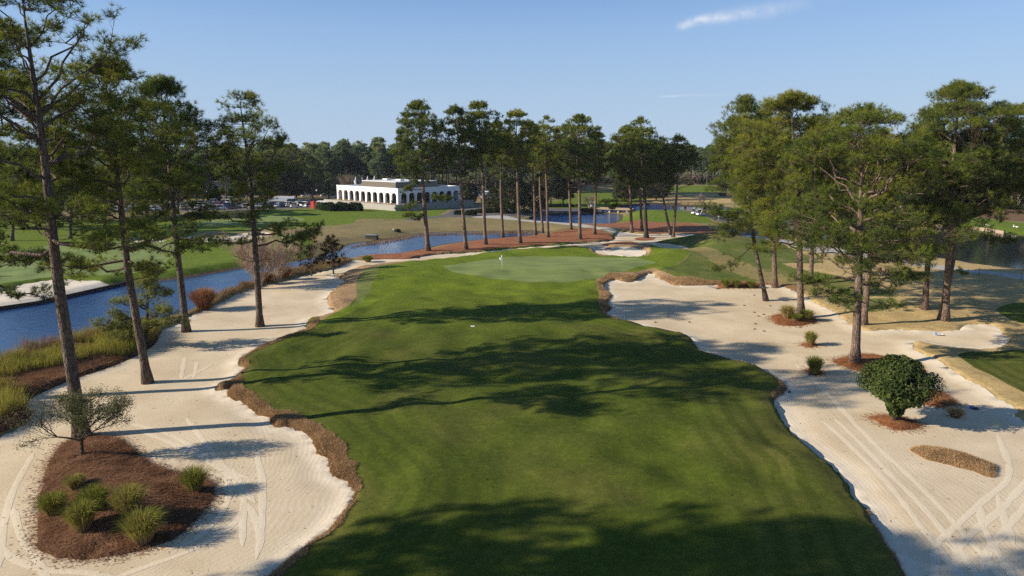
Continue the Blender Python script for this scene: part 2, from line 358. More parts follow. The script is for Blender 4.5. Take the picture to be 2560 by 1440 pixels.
S_L = [(-700,1700),(300,1700),(560,1530),(640,1470),(700,1425),(760,1380),(830,1320),(870,1270),(886,1240),(878,1222),(860,1200),(835,1196),(822,1180),(818,1150),(795,1140),(785,1110),(760,1085),(720,1068),(700,1070),(678,1065),(672,1048),(645,1040),(620,1020),(600,1005),(575,1000),(568,985),(575,972),(548,980),(543,970),(580,955),(600,935),(616,920),(598,915),(600,900),(625,885),(650,870),(690,855),(740,840),(765,830),(765,815),(772,800),(805,795),(835,780),(820,762),(822,738),(850,715),(862,702),(835,695),(850,688),(905,670),(940,664),(1000,658),(1060,655),(1090,651),(1180,640),(1280,628),(1400,620),(1440,619),(1475,622),(1488,632),(1505,637),(1540,638),(1570,642),(1600,642),(1618,632),(1605,625),(1570,624),(1530,623),(1515,627),(1522,618),(1560,614),(1610,613),(1640,620),(1690,624),(1722,623),(1695,613),(1640,607),(1680,597),(1740,587),(1700,585),(1620,587),(1590,585),(1550,580),(1536,592),(1530,602),(1480,608),(1400,613),(1300,621),(1200,631),(1080,640),(1022,649),(960,650),(910,652),(880,653),(850,668),(830,675),(780,686),(690,708),(640,722),(600,735),(540,765),(480,790),(450,808),(400,832),(385,860),(340,890),(270,920),(180,950),(100,985),(65,1010),(75,1050),(0,1092),(-100,1115),(-500,1180)]
S_R = [(1512,712),(1535,701),(1560,706),(1590,704),(1596,699),(1615,688),(1633,684),(1640,695),(1665,705),(1680,712),(1700,716),(1740,716),(1800,714),(1830,715),(1880,715),(1910,713),(1945,716),(1970,722),(2000,735),(2040,760),(2080,778),(2110,800),(2140,820),(2170,828),(2240,825),(2300,828),(2390,828),(2402,820),(2420,813),(2480,815),(2500,825),(2507,838),(2523,846),(2515,862),(2480,873),(2430,873),(2340,865),(2290,855),(2283,870),(2300,885),(2330,893),(2370,920),(2400,940),(2410,948),(2450,965),(2490,995),(2520,1010),(2545,1030),(2537,1040),(2560,1055),(2750,1150),(3100,1300),(3100,1700),(2420,1700),(2300,1510),(2262,1440),(2240,1400),(2200,1340),(2175,1300),(2165,1270),(2130,1245),(2120,1215),(2090,1180),(2060,1155),(2020,1125),(1990,1095),(1960,1060),(1945,1030),(1936,1005),(1960,985),(1966,970),(1950,955),(1920,938),(1880,920),(1800,895),(1750,880),(1738,865),(1730,850),(1710,838),(1680,832),(1640,825),(1600,815),(1560,805),(1522,795),(1515,782),(1530,775),(1520,760),(1528,740),(1512,724)]
P1 = [(-700,1010),(-200,955),(0,905),(60,885),(150,868),(300,835),(400,802),(450,790),(480,772),(540,745),(600,720),(640,706),(700,692),(760,672),(830,656),(870,646),(920,640),(1000,632),(1060,621),(1100,612),(1180,601),(1280,593),(1335,586),(1346,580),(1330,577),(1260,578),(1180,579),(1060,583),(980,597),(900,607),(868,614),(852,624),(800,641),(760,650),(690,661),(620,669),(540,682),(450,697),(320,709),(290,717),(180,742),(90,762),(0,775),(-200,805),(-700,880)]
P2 = [(1323,548),(1345,541),(1370,537),(1450,534),(1540,535),(1549,546),(1536,556),(1500,562),(1450,560),(1400,557)]
P3 = [(1480,527),(1520,522),(1560,516),(1620,511),(1700,512),(1775,515),(1830,521),(1770,525),(1690,526),(1600,526),(1530,530)]
P4 = [(1820,546),(1900,545),(2000,555),(2100,562),(2250,567),(2420,573),(2510,586),(2700,600),(3200,640),(3200,760),(2700,705),(2560,681),(2480,669),(2400,653),(2330,643),(2240,637),(2150,616),(2090,601),(2030,598),(1950,588),(1920,571),(1870,561)]
REG = []
def reg(name, mat, pts, z=0.0, jag=0.0, kind='structure', world=False):
    REG.append(dict(name=name, mat=mat, P=smooth_poly(pts, z, jag, len(REG), world=world), kind=kind))
# far grounds
reg('dormant_field', 'dormantfar', [(-900,700),(330,640),(560,590),(760,590),(900,575),(1100,555),(1300,548),(1500,560),(1700,560),(1900,600),(2100,620),(2560,700),(3300,800),(3300,470),(-900,470)])
reg('forest_floor', 'leaflitter', [(-1200,500),(350,494),(800,492),(850,495),(1150,500),(1250,498),(1440,485),(1460,470),(1530,462),(1700,462),(1790,462),(2000,490),(2150,505),(2350,520),(2440,543),(2560,556),(3400,600),(3400,440),(-1200,440)])
reg('parking_lot', 'asphalt', [(330,530),(470,532),(640,528),(760,520),(800,510),(800,501),(640,501),(460,503),(330,508)])
reg('lawn', 'lawn', [(470,592),(475,565),(520,548),(640,535),(760,523),(850,521),(1000,530),(1100,522),(1122,521),(1105,536),(1075,548),(1000,550),(930,549),(890,552),(880,560),(800,566),(700,573),(600,583),(520,588)])
reg('lawn', 'lawn', [(-900,610),(-900,550),(330,550),(470,546),(476,594),(330,599),(0,607)])
reg('practice_green', 'greenfar', [(500,565),(530,553),(640,546),(720,545),(760,550),(700,558),(600,562)])
reg('fairway_across_pond', 'lawn', [(-900,960),(-900,640),(0,610),(150,592),(330,600),(470,607),(560,612),(640,600),(720,590),(780,600),(760,648),(690,659),(620,667),(540,680),(450,694),(330,705),(180,708),(100,712),(0,730),(-300,780)])
reg('putting_green_across_pond', 'greenfar', [(-900,820),(-900,680),(0,632),(150,612),(330,612),(450,615),(455,630),(420,650),(400,675),(310,692),(190,696),(100,702),(0,716),(-200,745)])
reg('lawn', 'lawn', [(1430,482),(1500,477),(1560,485),(1700,497),(1640,500),(1580,507),(1540,514),(1500,519),(1440,521),(1340,519),(1330,508),(1420,498)])
reg('lawn', 'lawn', [(1680,467),(1770,464),(1900,470),(1880,480),(1770,481),(1680,481)])
reg('dormant_fairway', 'dormant', [(1640,493),(1700,487),(1790,483),(1900,487),(1960,500),(1850,507),(1760,509),(1640,508),(1590,508)])
reg('lawn', 'lawn', [(2080,545),(2180,524),(2260,522),(2440,545),(2560,560),(3000,600),(3000,636),(2700,598),(2510,583),(2420,570),(2250,564),(2100,559)])
reg('lawn', 'lawn', [(1790,520),(1900,515),(2010,520),(2080,540),(2060,556),(1980,550),(1890,540),(1800,538)])
# near grounds
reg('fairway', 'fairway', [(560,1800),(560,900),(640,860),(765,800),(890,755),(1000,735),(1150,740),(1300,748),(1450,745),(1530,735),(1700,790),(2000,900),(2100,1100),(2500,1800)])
reg('green_surround', 'surround', [(930,676),(1000,661),(1090,645),(1180,634),(1280,620),(1400,612),(1480,612),(1620,605),(1650,612),(1700,622),(1730,640),(1690,672),(1700,690),(1640,688),(1540,690),(1495,712),(1500,740),(1450,746),(1300,749),(1150,741),(1010,740),(880,790),(800,830),(765,832),(830,795),(885,765),(905,735),(912,705)])
reg('putting_green', 'green', [(1110,682),(1130,670),(1180,660),(1260,649),(1330,643),(1420,645),(1500,648),(1580,654),(1637,662),(1625,670),(1590,680),(1550,690),(1500,702),(1440,712),(1380,717),(1300,715),(1230,709),(1170,701),(1128,692)])
reg('mown_strip', 'strip', [(895,700),(905,685),(930,672),(958,668),(948,690),(935,720),(915,750),(890,768),(880,775),(893,745)])
reg('dormant_apron', 'bank', [(800,800),(780,770),(790,700),(835,690),(905,668),(1000,656),(1085,650),(1085,656),(1000,664),(930,677),(908,692),(897,705),(890,730),(890,750),(865,775),(830,795),(790,812),(772,812)])
reg('green_hillside', 'hillgrass', [(1640,690),(1690,672),(1730,640),(1700,622),(1620,612),(1640,600),(1680,590),(1750,580),(1850,592),(1900,600),(1960,618),(2060,660),(2000,665),(1960,662),(2120,705),(2230,740),(2200,775),(2120,790),(2060,780),(2000,740),(1950,712),(1880,722),(1740,725)])
reg('dry_turf', 'dryturf', [(1700,623),(1760,626),(1850,655),(1920,682),(2000,702),(2060,720),(2150,748),(2090,775),(1990,722),(1900,706),(1820,680),(1770,655)], 0, .8)
reg('dormant_rough', 'dormant', [(2080,745),(2140,745),(2230,740),(2120,705),(1955,663),(2000,660),(2060,655),(1960,618),(1900,598),(1960,590),(2100,618),(2240,636),(2400,652),(2560,683),(3200,790),(3200,1400),(2560,1080),(2400,960),(2200,900),(2080,810),(2000,730)], 0, .6)
reg('green_rough', 'fairway', [(2395,890),(2470,884),(2560,882),(2900,900),(2900,1120),(2560,987),(2480,945),(2430,918)])
reg('green_rough', 'fairway', [(2490,782),(2520,768),(2570,762),(2800,775),(2800,840),(2560,815),(2510,800)])
reg('green_rough', 'strip', [(2120,740),(2160,748),(2240,756),(2215,770),(2270,775),(2180,790),(2115,775)])
# dormant banks that roll over the sand edges
reg('dormant_bank', 'bank', [(640,1490),(600,1300),(540,960),(560,930),(575,955),(602,950),(600,968),(622,988),(655,1012),(692,1038),(722,1045),(762,1055),(802,1080),(842,1110),(868,1150),(890,1180),(900,1220),(892,1260),(852,1322),(782,1387),(722,1442),(660,1500)], 0, .32)
reg('dormant_bank', 'bank', [(585,905),(600,880),(640,865),(700,845),(760,830),(790,800),(800,812),(775,838),(700,862),(640,885),(616,900),(622,914),(618,930),(600,950),(590,930)], 0, .1)
reg('dormant_bank', 'bank', [(1660,690),(1635,680),(1610,683),(1570,690),(1530,693),(1495,705),(1489,715),(1497,745),(1493,770),(1515,797),(1540,808),(1600,760),(1700,730),(1950,760),(2010,728),(1960,712),(1900,708),(1760,708),(1700,700)], 0, .15)
reg('dormant_bank', 'bank', [(1700,830),(1712,836),(1728,842),(1734,862),(1745,880),(1800,897),(1880,922),(1922,942),(1945,960),(1950,975),(1930,990),(1934,1006),(1990,985),(1980,950),(1900,910),(1780,870),(1740,835)], 0, .1)
reg('dormant_bank', 'bank', [(2255,1445),(2230,1400),(2195,1345),(2168,1300),(2162,1280),(2200,1290),(2260,1380),(2300,1470)], 0, .1)
reg('dormant_bank', 'bank', [(1470,625),(1480,633),(1500,640),(1520,640),(1500,625),(1480,616)], 0)
reg('dormant_bank', 'bank', [(1510,632),(1514,618),(1530,612),(1560,611),(1600,612),(1622,620),(1626,634),(1610,645),(1590,640),(1560,630)], 0, .1)
# sand
reg('sand', 'sand', S_L, 0, .10); iSL = len(REG)-1
reg('sand', 'sand', S_R, 0, .10); iSR = len(REG)-1
BUNK = []
for pts in ([(-300,770),(0,733),(50,714),(130,701),(180,701),(250,704),(294,709),(270,718),(180,736),(90,755),(0,771),(-150,797),(-400,835)],
            [(462,594),(480,599),(500,606),(540,609),(590,606),(640,598),(680,588),(660,580),(610,584),(585,590),(560,594),(520,592),(490,588)],
            [(300,596),(330,604),(360,610),(395,609),(413,602),(404,596),(385,598),(350,592)]):
    BUNK.append(len(REG)); reg('bunker', 'sandwhite', pts)
reg('dormant_bank', 'bank', [(478,589),(520,585),(555,582),(564,587),(535,592),(530,596),(510,595)], 0)
reg('bunker', 'sandwhite', [(1530,639),(1512,634),(1518,627),(1570,626),(1603,627),(1616,632),(1600,641),(1570,641)])
# mulch, straw, paths
MUL = [(240,1092),(290,1100),(330,1125),(370,1160),(420,1180),(455,1190),(500,1195),(535,1222),(530,1260),(490,1300),(450,1340),(380,1370),(280,1395),(180,1398),(110,1385),(95,1350),(98,1290),(105,1220),(125,1160),(160,1110)]
reg('mulch_island', 'mulch', MUL, 0, .12); iMU = [len(REG)-1]
for pts in ([(2085,900),(2125,887),(2170,882),(2215,890),(2280,910),(2300,930),(2240,942),(2160,928),(2115,915)],
            [(2280,985),(2310,972),(2345,976),(2380,1000),(2386,1016),(2340,1019),(2295,1006)],
            [(2178,1046),(2230,1045),(2262,1050),(2294,1062),(2296,1072),(2250,1080),(2200,1064)],
            [(1928,792),(1970,782),(2020,788),(2042,802),(2000,813),(1950,810)],
            [(2002,858),(2020,853),(2045,857),(2040,864),(2015,864)],
            [(2014,926),(2030,918),(2058,928),(2050,936),(2025,936)],
            [(1795,714),(1840,711),(1900,713),(1890,719),(1800,720)]):
    reg('straw_island', 'islandstraw', pts, 0, .10); iMU.append(len(REG)-1)
reg('turf_island', 'bank', [(2278,1130),(2330,1125),(2400,1140),(2450,1155),(2490,1172),(2478,1197),(2430,1182),(2360,1162),(2310,1150)], 0, .2); iTU = len(REG)-1
reg('mulch_bed', 'mulch', [(398,835),(388,862),(342,892),(272,922),(182,952),(102,987),(67,1012),(76,1048),(0,1090),(-100,1113),(-500,1178),(-700,1060),(-200,980),(0,925),(60,890),(200,858),(330,825),(390,806)])
reg('pine_straw', 'straw', [(876,648),(940,639),(1000,631),(1060,620),(1180,599),(1280,591),(1345,583),(1430,575),(1452,573),(1482,578),(1534,593),(1531,602),(1480,607),(1400,612),(1300,620),(1200,630),(1080,639),(1024,649),(960,650),(905,651)])
reg('pine_straw', 'straw', [(1462,563),(1500,563),(1540,557),(1585,552),(1700,556),(1765,566),(1850,582),(1900,593),(1990,608),(1900,606),(1790,592),(1740,587),(1700,584),(1620,586),(1575,579),(1532,573)])
reg('straw_island', 'straw', [(1588,596),(1612,592),(1638,594),(1630,600),(1605,602),(1590,600)])
reg('straw_island', 'straw', [(1500,613),(1540,606),(1575,604),(1600,610),(1580,615),(1530,616)])
reg('tee_ground', 'lawn', [(1540,553),(1556,540),(1590,526),(1640,522),(1700,524),(1730,533),(1770,548),(1780,558),(1700,558),(1640,557),(1585,552)]); iTE = len(REG)-1
reg('cart_path', 'asphalt', [(1010,549),(1100,540),(1130,527),(1140,519),(1250,520),(1300,524),(1340,520),(1440,520),(1500,521),(1510,526),(1440,529),(1360,531),(1310,538),(1250,541),(1190,543),(1100,546),(1030,552)])
reg('cart_path', 'concrete', [(1180,543),(1250,539),(1290,543),(1330,550),(1400,557),(1460,564),(1500,572),(1555,582),(1600,588),(1560,590),(1500,580),(1450,570),(1400,562),(1330,556),(1260,548)])
reg('cart_path', 'concrete', [(1880,588),(1960,604),(2010,611),(2060,619),(2130,627),(2230,643),(2330,662),(2420,676),(2500,686),(2600,700),(3200,790),(3200,802),(2600,712),(2500,697),(2420,688),(2330,675),(2230,655),(2130,640),(2050,631),(1990,622),(1930,608),(1850,594)])
reg('cart_path', 'asphalt', [(1690,527),(1720,528),(1765,538),(1800,545),(1850,556),(1890,568),(1895,588),(1850,590),(1862,572),(1830,560),(1780,549),(1740,540)])
PONDS = []
for nm, m_, pts in (('pond', 'water', P1), ('pond', 'water_mid', P2), ('pond', 'water_mid', P3), ('pond', 'water_dark', P4)):
    PONDS.append(len(REG)); reg(nm, m_, pts, WZ)

BUMPS = [(G(1800,612), 2.0, 9, 8), (G(1690,645), 1.0, 7, 6), (G(1640,540), 1.5, 16, 9), (G(2200,705), .4, 12, 7), (G(1380,680), .7, 16, 9), (G(1010,700), .5, 8, 7), (G(2280,780), .5, 8, 5), (G(700,535), 1.0, 25, 14)]
SANDP = [REG[i]['P'] for i in [iSL, iSR] + BUNK]
def heights(X, Y, need=False):
    X = np.asarray(X, float); Y = np.asarray(Y, float)
    dp = np.full(X.shape, 12.0); ip = np.zeros(X.shape, bool)
    for i in PONDS:
        P = REG[i]['P']; ins = inside(P, X, Y); ip |= ins; dp = np.minimum(dp, dist(P, X, Y))
    ds = np.full(X.shape, 12.0); isn = np.zeros(X.shape, bool)
    for P in SANDP:
        isn |= inside(P, X, Y); ds = np.minimum(ds, dist(P, X, Y))
    near = sstep(420, 200, np.hypot(X, Y))
    z = .22 * vnoise(X/19+40, Y/19+7) * near + .06*vnoise(X/4.5, Y/4.5+30)*near
    bz = np.zeros(X.shape)
    for (cx, cy), a, rx, ry in BUMPS: bz += a*np.exp(-((X-cx)/rx)**2-((Y-cy)/ry)**2)
    lip = .46*(1+.45*vnoise(X/2.2+11, Y/2.2))*(1-.5*sstep(24, 32, X)) 
    b1 = G(1562, 641); lip = lip*(1-.9*np.exp(-((X-b1[0])/9)**2-((Y-b1[1])/3.5)**2))*(1-.8*sstep(3, 11, ds)*sstep(92, 112, Y))
    prof = .72*sstep(0, .28, ds) + .28*sstep(.2, 1.3, ds) + .10*vnoise(X*1.9, Y*1.9+5)*sstep(0,.3,ds)*sstep(1.4,.6,ds)
    z = np.where(isn, z*sstep(0, 2, ds)*.7 + .10*sstep(.9, 0, ds), z*sstep(0, 4, ds) + lip*prof + bz*sstep(0, 5, ds))
    b2 = G(1570, 621); z = z + np.where(isn, .55, .25)*np.exp(-((X-b2[0])/4.2)**2-((Y-b2[1])/2.6)**2)
    for i in iMU:
        P = REG[i]['P']; ins = inside(P, X, Y)
        if ins.any():
            dd = dist(P, X, Y, 6.0); big = .55 if i == iMU[0] else .22
            z = np.where(ins, z + .10*sstep(0,.25,dd) + big*sstep(0, 3.2 if i == iMU[0] else 1.2, dd) + .05*vnoise(X*2.3, Y*2.3), z)
    P = REG[iTU]['P']; ins = inside(P, X, Y)
    if ins.any():
        dd = dist(P, X, Y, 6.0); z = np.where(ins, z + (.20+.22*sstep(.2, 1.6, dd))*sstep(0, .35, dd) + .10*vnoise(X*2.6, Y*2.6)*sstep(0,.3,dd), z)
    k = sstep(0, 2.6 + 3.6*sstep(100, 130, Y), dp)
    z = np.where(ip | (dp < 1e-4), WZ, WZ*(1-k) + z*k)
    if need: return z, ip, dp, isn, ds
    return z
def hz(x, y): return float(heights(np.array([x]), np.array([y]))[0])
def gp(px, py):
    x, y = G(px, py); 
    for _ in range(3):
        z = hz(x, y); x, y = G(px, py, z)
    return (x, y, hz(x, y))

def build_terrain():
    pts = []; edges = []
    for r in REG:
        P = r['P']; b = len(pts); n = len(P); pts += [tuple(p) for p in P]; edges += [(b+i, b+(i+1) % n) for i in range(n)]
    extra = []
    # rings beside sand edges, so that the banks get their rolled profile
    for i, offs in [(iSL, (.12,.28,.5,.8,1.3)), (iSR, (.12,.28,.5,.8,1.3)), (iMU[0], (-.2,-.5,-1)), (iTU, (-.15,-.35,-.6))] + [(j, (.9, 2.2)) for j in PONDS]:
        P = REG[i]['P']; area = np.sum(P[:,0]*np.roll(P[:,1],-1)-np.roll(P[:,0],-1)*P[:,1])
        d = np.roll(P,-1,0)-np.roll(P,1,0); nr = np.stack([d[:,1],-d[:,0]],1)*np.sign(area); nr /= np.linalg.norm(nr,axis=1)[:,None]+1e-9
        m = np.hypot(P[:,0], P[:,1]) < 260
        for o in offs: extra.append((P+nr*o)[m])
    # polar grid, coarser with distance
    r = 9.0
    while r < 640:
        st = .0105 if r < 200 else .016
        th = np.arange(R_(90-52), R_(90+52), st*1.05)
        rr = r*(1+rng.uniform(-.3,.3,len(th))*st); tt = th + rng.uniform(-.3,.3,len(th))*st
        extra.append(np.stack([np.cos(tt)*rr, np.sin(tt)*rr], 1)); r *= 1+st
    g = []
    for x in np.arange(-900, 901, 60):
        for y in np.arange(-240, 1300, 60):
            d = math.hypot(x, y)
            if d > 640 or (abs(math.degrees(math.atan2(x, y))) > 53): g.append((x+rng.uniform(-8,8), y+rng.uniform(-8,8)))
    for x in np.linspace(-4000, 4000, 17):
        for y in np.linspace(-1500, 5500, 15):
            if abs(x) > 950 or y > 1350 or y < -300: g.append((x, y))
    extra.append(np.array(g))
    E = np.concatenate(extra)
    allp = [Vector(p) for p in pts] + [Vector(p) for p in E]
    V, ed, F, _, _, _ = delaunay_2d_cdt(allp, edges, [], 0, 1e-4)
    V = np.array([(v[0], v[1]) for v in V]); F = np.array([f for f in F if len(f) == 3])
    a, b, c = V[F[:,0]], V[F[:,1]], V[F[:,2]]
    ar = (b[:,0]-a[:,0])*(c[:,1]-a[:,1])-(b[:,1]-a[:,1])*(c[:,0]-a[:,0])
    F[ar < 0] = F[ar < 0][:, ::-1]; F = F[np.abs(ar) > 1e-7]
    C = V[F].mean(1)
    lab = np.full(len(F), -1)
    for i, rg in enumerate(REG): lab[inside(rg['P'], C[:,0], C[:,1])] = i
    Z, ip, dp, isn, ds = heights(V[:,0], V[:,1], True)
    cz, cip, cdp, cis, cds = heights(C[:,0], C[:,1], True)
    shore = (~cip) & (cdp < .9) & (np.hypot(C[:,0], C[:,1]) < 400)
    names = [r['name'] for r in REG]
    shore &= np.array([l < 0 or names[l] not in ('cart_path', 'pine_straw') for l in lab])
    lab[shore] = len(REG)
    inpond = np.zeros(len(V), bool)
    X3 = np.stack([V[:,0], V[:,1], Z], 1)
    out = {}
    fair = REG[[n for n in names].index('fairway')]
    for L in np.unique(lab):
        f = F[lab == L]; u, inv = np.unique(f, return_inverse=True)
        mb = MB(); P3 = X3[u].copy()
        if L in PONDS: P3[:, 2] = WZ
        mb.add(P3, tris=inv.reshape(-1, 3))
        nm, mat = ('ground', 'dormantfar') if L < 0 else (('shore', 'shore') if L == len(REG) else (REG[L]['name'], REG[L]['mat']))
        me = mb.mesh(nm, M[mat]); at = me.attributes.new('edge', 'FLOAT', 'POINT'); at.data.foreach_set('value', ds[u].astype('f'))
        o = link(nm, me); tag(o, kind='structure'); out[int(L)] = (o, P3, inv.reshape(-1, 3))
    return out
TER = build_terrain()
from mathutils.bvhtree import BVHTree
_v, _f, _n = [], [], 0
for _o, _P, _F in TER.values():
    _v += [tuple(p) for p in _P]; _f += [tuple(int(i) + _n for i in f) for f in _F]; _n += len(_P)
BV = BVHTree.FromPolygons(_v, _f)
def hz(x, y):
    h = BV.ray_cast(Vector((x, y, 60)), Vector((0, 0, -1)))[0]
    return h.z if h is not None else 0.0
def gp(px, py):
    d = Vector(ray(px, py)).normalized(); h = BV.ray_cast(Vector((0, 0, CAM_H)), d)[0]
    return (h.x, h.y, h.z) if h is not None else (*G(px, py), 0.0)
# ------------------------------------------------------------------ trees
def unit(v): return v / (np.linalg.norm(v, axis=-1, keepdims=True) + 1e-9)
def tufts(mb, P, D, L, wd, nn, r, tint, spread=.62, up=.12):
    n = len(P); d = unit(D[:, None]*.55 + r.normal(0, spread, (n, nn, 3)) + np.array([0, 0, up]))
    tip = P[:, None] + d * (L * r.uniform(.7, 1.12, (n, nn, 1)))
    side = unit(np.cross(d, r.normal(0, 1, (n, nn, 3)))) * wd/2
    b = P[:, None] + d*.02
    V = np.stack([b - side, b + side, tip], 2).reshape(-1, 3)
    tt = np.repeat((np.asarray(tint)[:, None] + r.normal(0, .07, (n, nn))).ravel(), 3)
    mb.add(V, tris=np.arange(len(V)).reshape(-1, 3), tint=np.clip(tt, 0, 1))

DOME = [(0, .40), (.15, .70), (.34, .94), (.52, 1.0), (.66, .95), (.78, .81), (.88, .61), (.95, .38), (1, .08)]
def gen_pine(seed, H, r0, lo, R, top=(0, 0), wob=.25, bow=(0, 0), prims=26, lod=0, dens=1.0, extra=(), dead=4, layered=False, bright=0.0, prof=None, hollow=.72, lobes=.30, gap=-.35):
    """trunk, limbs and a crown of needle pads set near a lobed dome, so that the limbs show through the hollow middle"""
    r = np.random.default_rng(seed); wood, crown = MB(), MB()
    n = 18; t = np.linspace(0, 1, n)
    cx = top[0]*t + bow[0]*np.sin(np.pi*t) + wob*vnoise(t*3, seed*1.7)*t; cy = top[1]*t + bow[1]*np.sin(np.pi*t) + wob*vnoise(t*3+9, seed*2.3)*t
    P = np.stack([cx, cy, t*H*.975 - .25*(t == 0)], 1); rad = r0*(1-.50*t**.8-.42*t**3) + r0*.55*np.exp(-t*H/.35)
    wood.tube(P, np.maximum(rad, .03), 10 if lod == 0 else (8 if lod == 1 else 5))
    tr = lambda u: np.array([np.interp(u, t, P[:, i]) for i in range(3)]); trr = lambda u: np.interp(u, t, rad)
    pr = np.array(prof or DOME); TP, TD, TT = [], [], []
    sA, sB, s0, s1 = [], [], [], []
    # pads
    area = R*R*3.2 + R*(1-lo)*H*3.4
    npad = int(area*dens*(1.22 if lod == 0 else (1.15 if lod == 1 else .50)))
    pads = []; tries = 0; az0 = r.uniform(0, 9)
    while len(pads) < npad and tries < npad*12:
        tries += 1; u = r.random()**.8; pu = np.interp(u, pr[:, 0], pr[:, 1])
        if r.random() > pu + .1 + (.5 if u > .8 else 0): continue
        a = r.uniform(0, 6.283); lob = 1 + lobes*float(vnoise(a*.95 + az0, u*3.3 + seed)) + .5*lobes*float(vnoise(a*2.2 + az0, u*7 + seed))
        if float(vnoise(a*1.1 + 40 + az0, u*5.5 + seed*.7)) < gap + (.25 if u < .3 else 0): continue
        q = r.uniform(hollow, 1.0) if u < .85 else np.sqrt(r.random())
        if r.random() < .26: q *= r.uniform(.35, .8)
        c = tr(lo + (1-lo)*u); rr = R*pu*lob*q
        pads.append((c[0] + math.cos(a)*rr, c[1] + math.sin(a)*rr, c[2] + (H*.025 if u > .9 else 0), u, a))
    pads = np.array(pads)
    # limbs towards a spread of the pads
    limbs = []; nl = min(len(pads), prims)
    order = np.argsort(pads[:, 3]*1.0 + r.uniform(0, .03, len(pads))); pick = order[np.linspace(0, len(order)-1, nl).astype(int)]
    def limb(o, e, rise, rr, k=7):
        s = np.linspace(0, 1, k)[:, None]; d = e - o; mid = np.array([0, 0, rise])
        Q = o + d*s + mid*(np.sin(np.pi*s)*-.5*(1-s*.4)) + r.normal(0, .05*np.linalg.norm(d), (k, 3))*np.sin(np.pi*s)
        wood.tube(Q, np.linspace(rr, .02, k), 6 if lod == 0 else (4 if lod == 1 else 3), cap=False); limbs.append(Q[1:]); return Q
    for i in pick:
        e = pads[i, :3]; c = tr(lo + (1-lo)*pads[i, 3]); dr = np.hypot(*(e[:2]-c[:2])); u = pads[i, 3]
        zb = max(lo*H*.93, e[2] - dr*(.10 + .75*u**1.3) - .3); zf = min(zb/H, .97); o = tr(zf); limb(o, e, dr*.12*(1-u), min(trr(zf)*.6, .03 + .02*dr))
    L = np.concatenate(limbs) if limbs else np.zeros((0, 3))
    def add_pad(c, a, u, pr_, nt, base):
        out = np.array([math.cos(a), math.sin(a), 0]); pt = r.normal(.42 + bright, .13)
        if base is not None: sA.append(base); sB.append(c - (0, 0, .08)); s0.append(.022 if lod < 2 else .05); s1.append(.012)
        for j in range(nt):
            v = unit(r.normal(0, 1, 3)); p = c + v*np.array([pr_*.92, pr_*.92, pr_*.60])*r.uniform(.35, 1.0) + np.array([0, 0, .08])
            d = unit(np.array([v[0], v[1], abs(v[2])*.8 + .35]) + out*.25)
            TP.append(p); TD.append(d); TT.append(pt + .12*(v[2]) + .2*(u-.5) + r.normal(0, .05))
            if lod < 2 and base is not None: sA.append(c*.6 + base*.4 if r.random() < .35 else c - (0, 0, .08)); sB.append(p); s0.append(.011); s1.append(.006)
    NT_ = (10, 9, 7)[lod]
    for (x, y, z, u, a) in pads:
        c = np.array([x, y, z]); base = None
        if len(L):
            d = L - c; w = np.linalg.norm(d, axis=1) + np.maximum(0, d[:, 2])*1.5; base = L[np.argmin(w)]
        add_pad(c, a, u, r.uniform(.5, .95)*(1 if lod < 2 else 1.5), int(NT_*r.uniform(.7, 1.4)), base)
    # single boughs that reach out below the crown
    for z_, az_, ln, el in extra:
        o = tr(z_); a = R_(az_); e = o + ln*np.array([math.cos(a)*math.cos(R_(el)), math.sin(a)*math.cos(R_(el)), math.sin(R_(el))]); Q = limb(o, e, ln*.10, min(trr(z_)*.5, .03+.017*ln))
        for k in range(int(ln*2.6)):
            q = r.uniform(.42, 1.0); b = np.array([np.interp(q*6, np.arange(7), Q[:, i]) for i in range(3)]); off = r.normal(0, 1, 3)*(.55, .55, .22)*(.4 + ln*.10)
            add_pad(b + off, a, .25, r.uniform(.45, .8), int(NT_*r.uniform(.6, 1.1)), b)
    for k in range(dead):
        zf = lo*(.72 + .3*r.random()); a = r.uniform(0, 6.28); l_ = r.uniform(.5, 2.2); o = tr(zf); d = np.array([math.cos(a), math.sin(a), r.uniform(-.2, .4)])
        e1 = o + d*l_*.5; e2 = e1 + (d + r.normal(0, .35, 3))*l_*.5; wood.tube([o, e1, e2], [.05, .032, .012], 4, cap=False)
    wood.sticks(np.array(sA), np.array(sB), np.array(s0), np.array(s1), 3)
    TP, TD, TT = np.array(TP), np.array(TD), np.array(TT)
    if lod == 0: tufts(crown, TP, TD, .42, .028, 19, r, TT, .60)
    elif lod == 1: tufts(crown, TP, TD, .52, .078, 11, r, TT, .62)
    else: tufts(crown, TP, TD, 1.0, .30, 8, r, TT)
    return wood, crown

GROUP_FG = 'tall pines standing round the fairway'
def plant(name, cat, loc, wood, crown, wmat, cmat, label, group=None, rz=0.0, crown_name='crown', trunk_name='trunk'):
    o = empty(name, loc, rz); tag(o, label, cat, group)
    if wood is not None: wood.build(trunk_name, M[wmat], o)
    if crown is not None: crown.build(crown_name, M[cmat], o, smooth=False)
    return o
def pine_px(seed, bx, by, tx, ty, lo, R, label, r0=.33, group=GROUP_FG, wmat='bark', cmat='needles', lod=0, name='pine_tree', **kw):
    x, y, z = gp(bx, by); X, Y, Z = at_depth(tx, ty, y)
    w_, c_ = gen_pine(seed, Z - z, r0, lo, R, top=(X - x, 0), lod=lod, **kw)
    return plant(name, 'tree', (x, y, z), w_, c_, wmat, cmat, label, group)

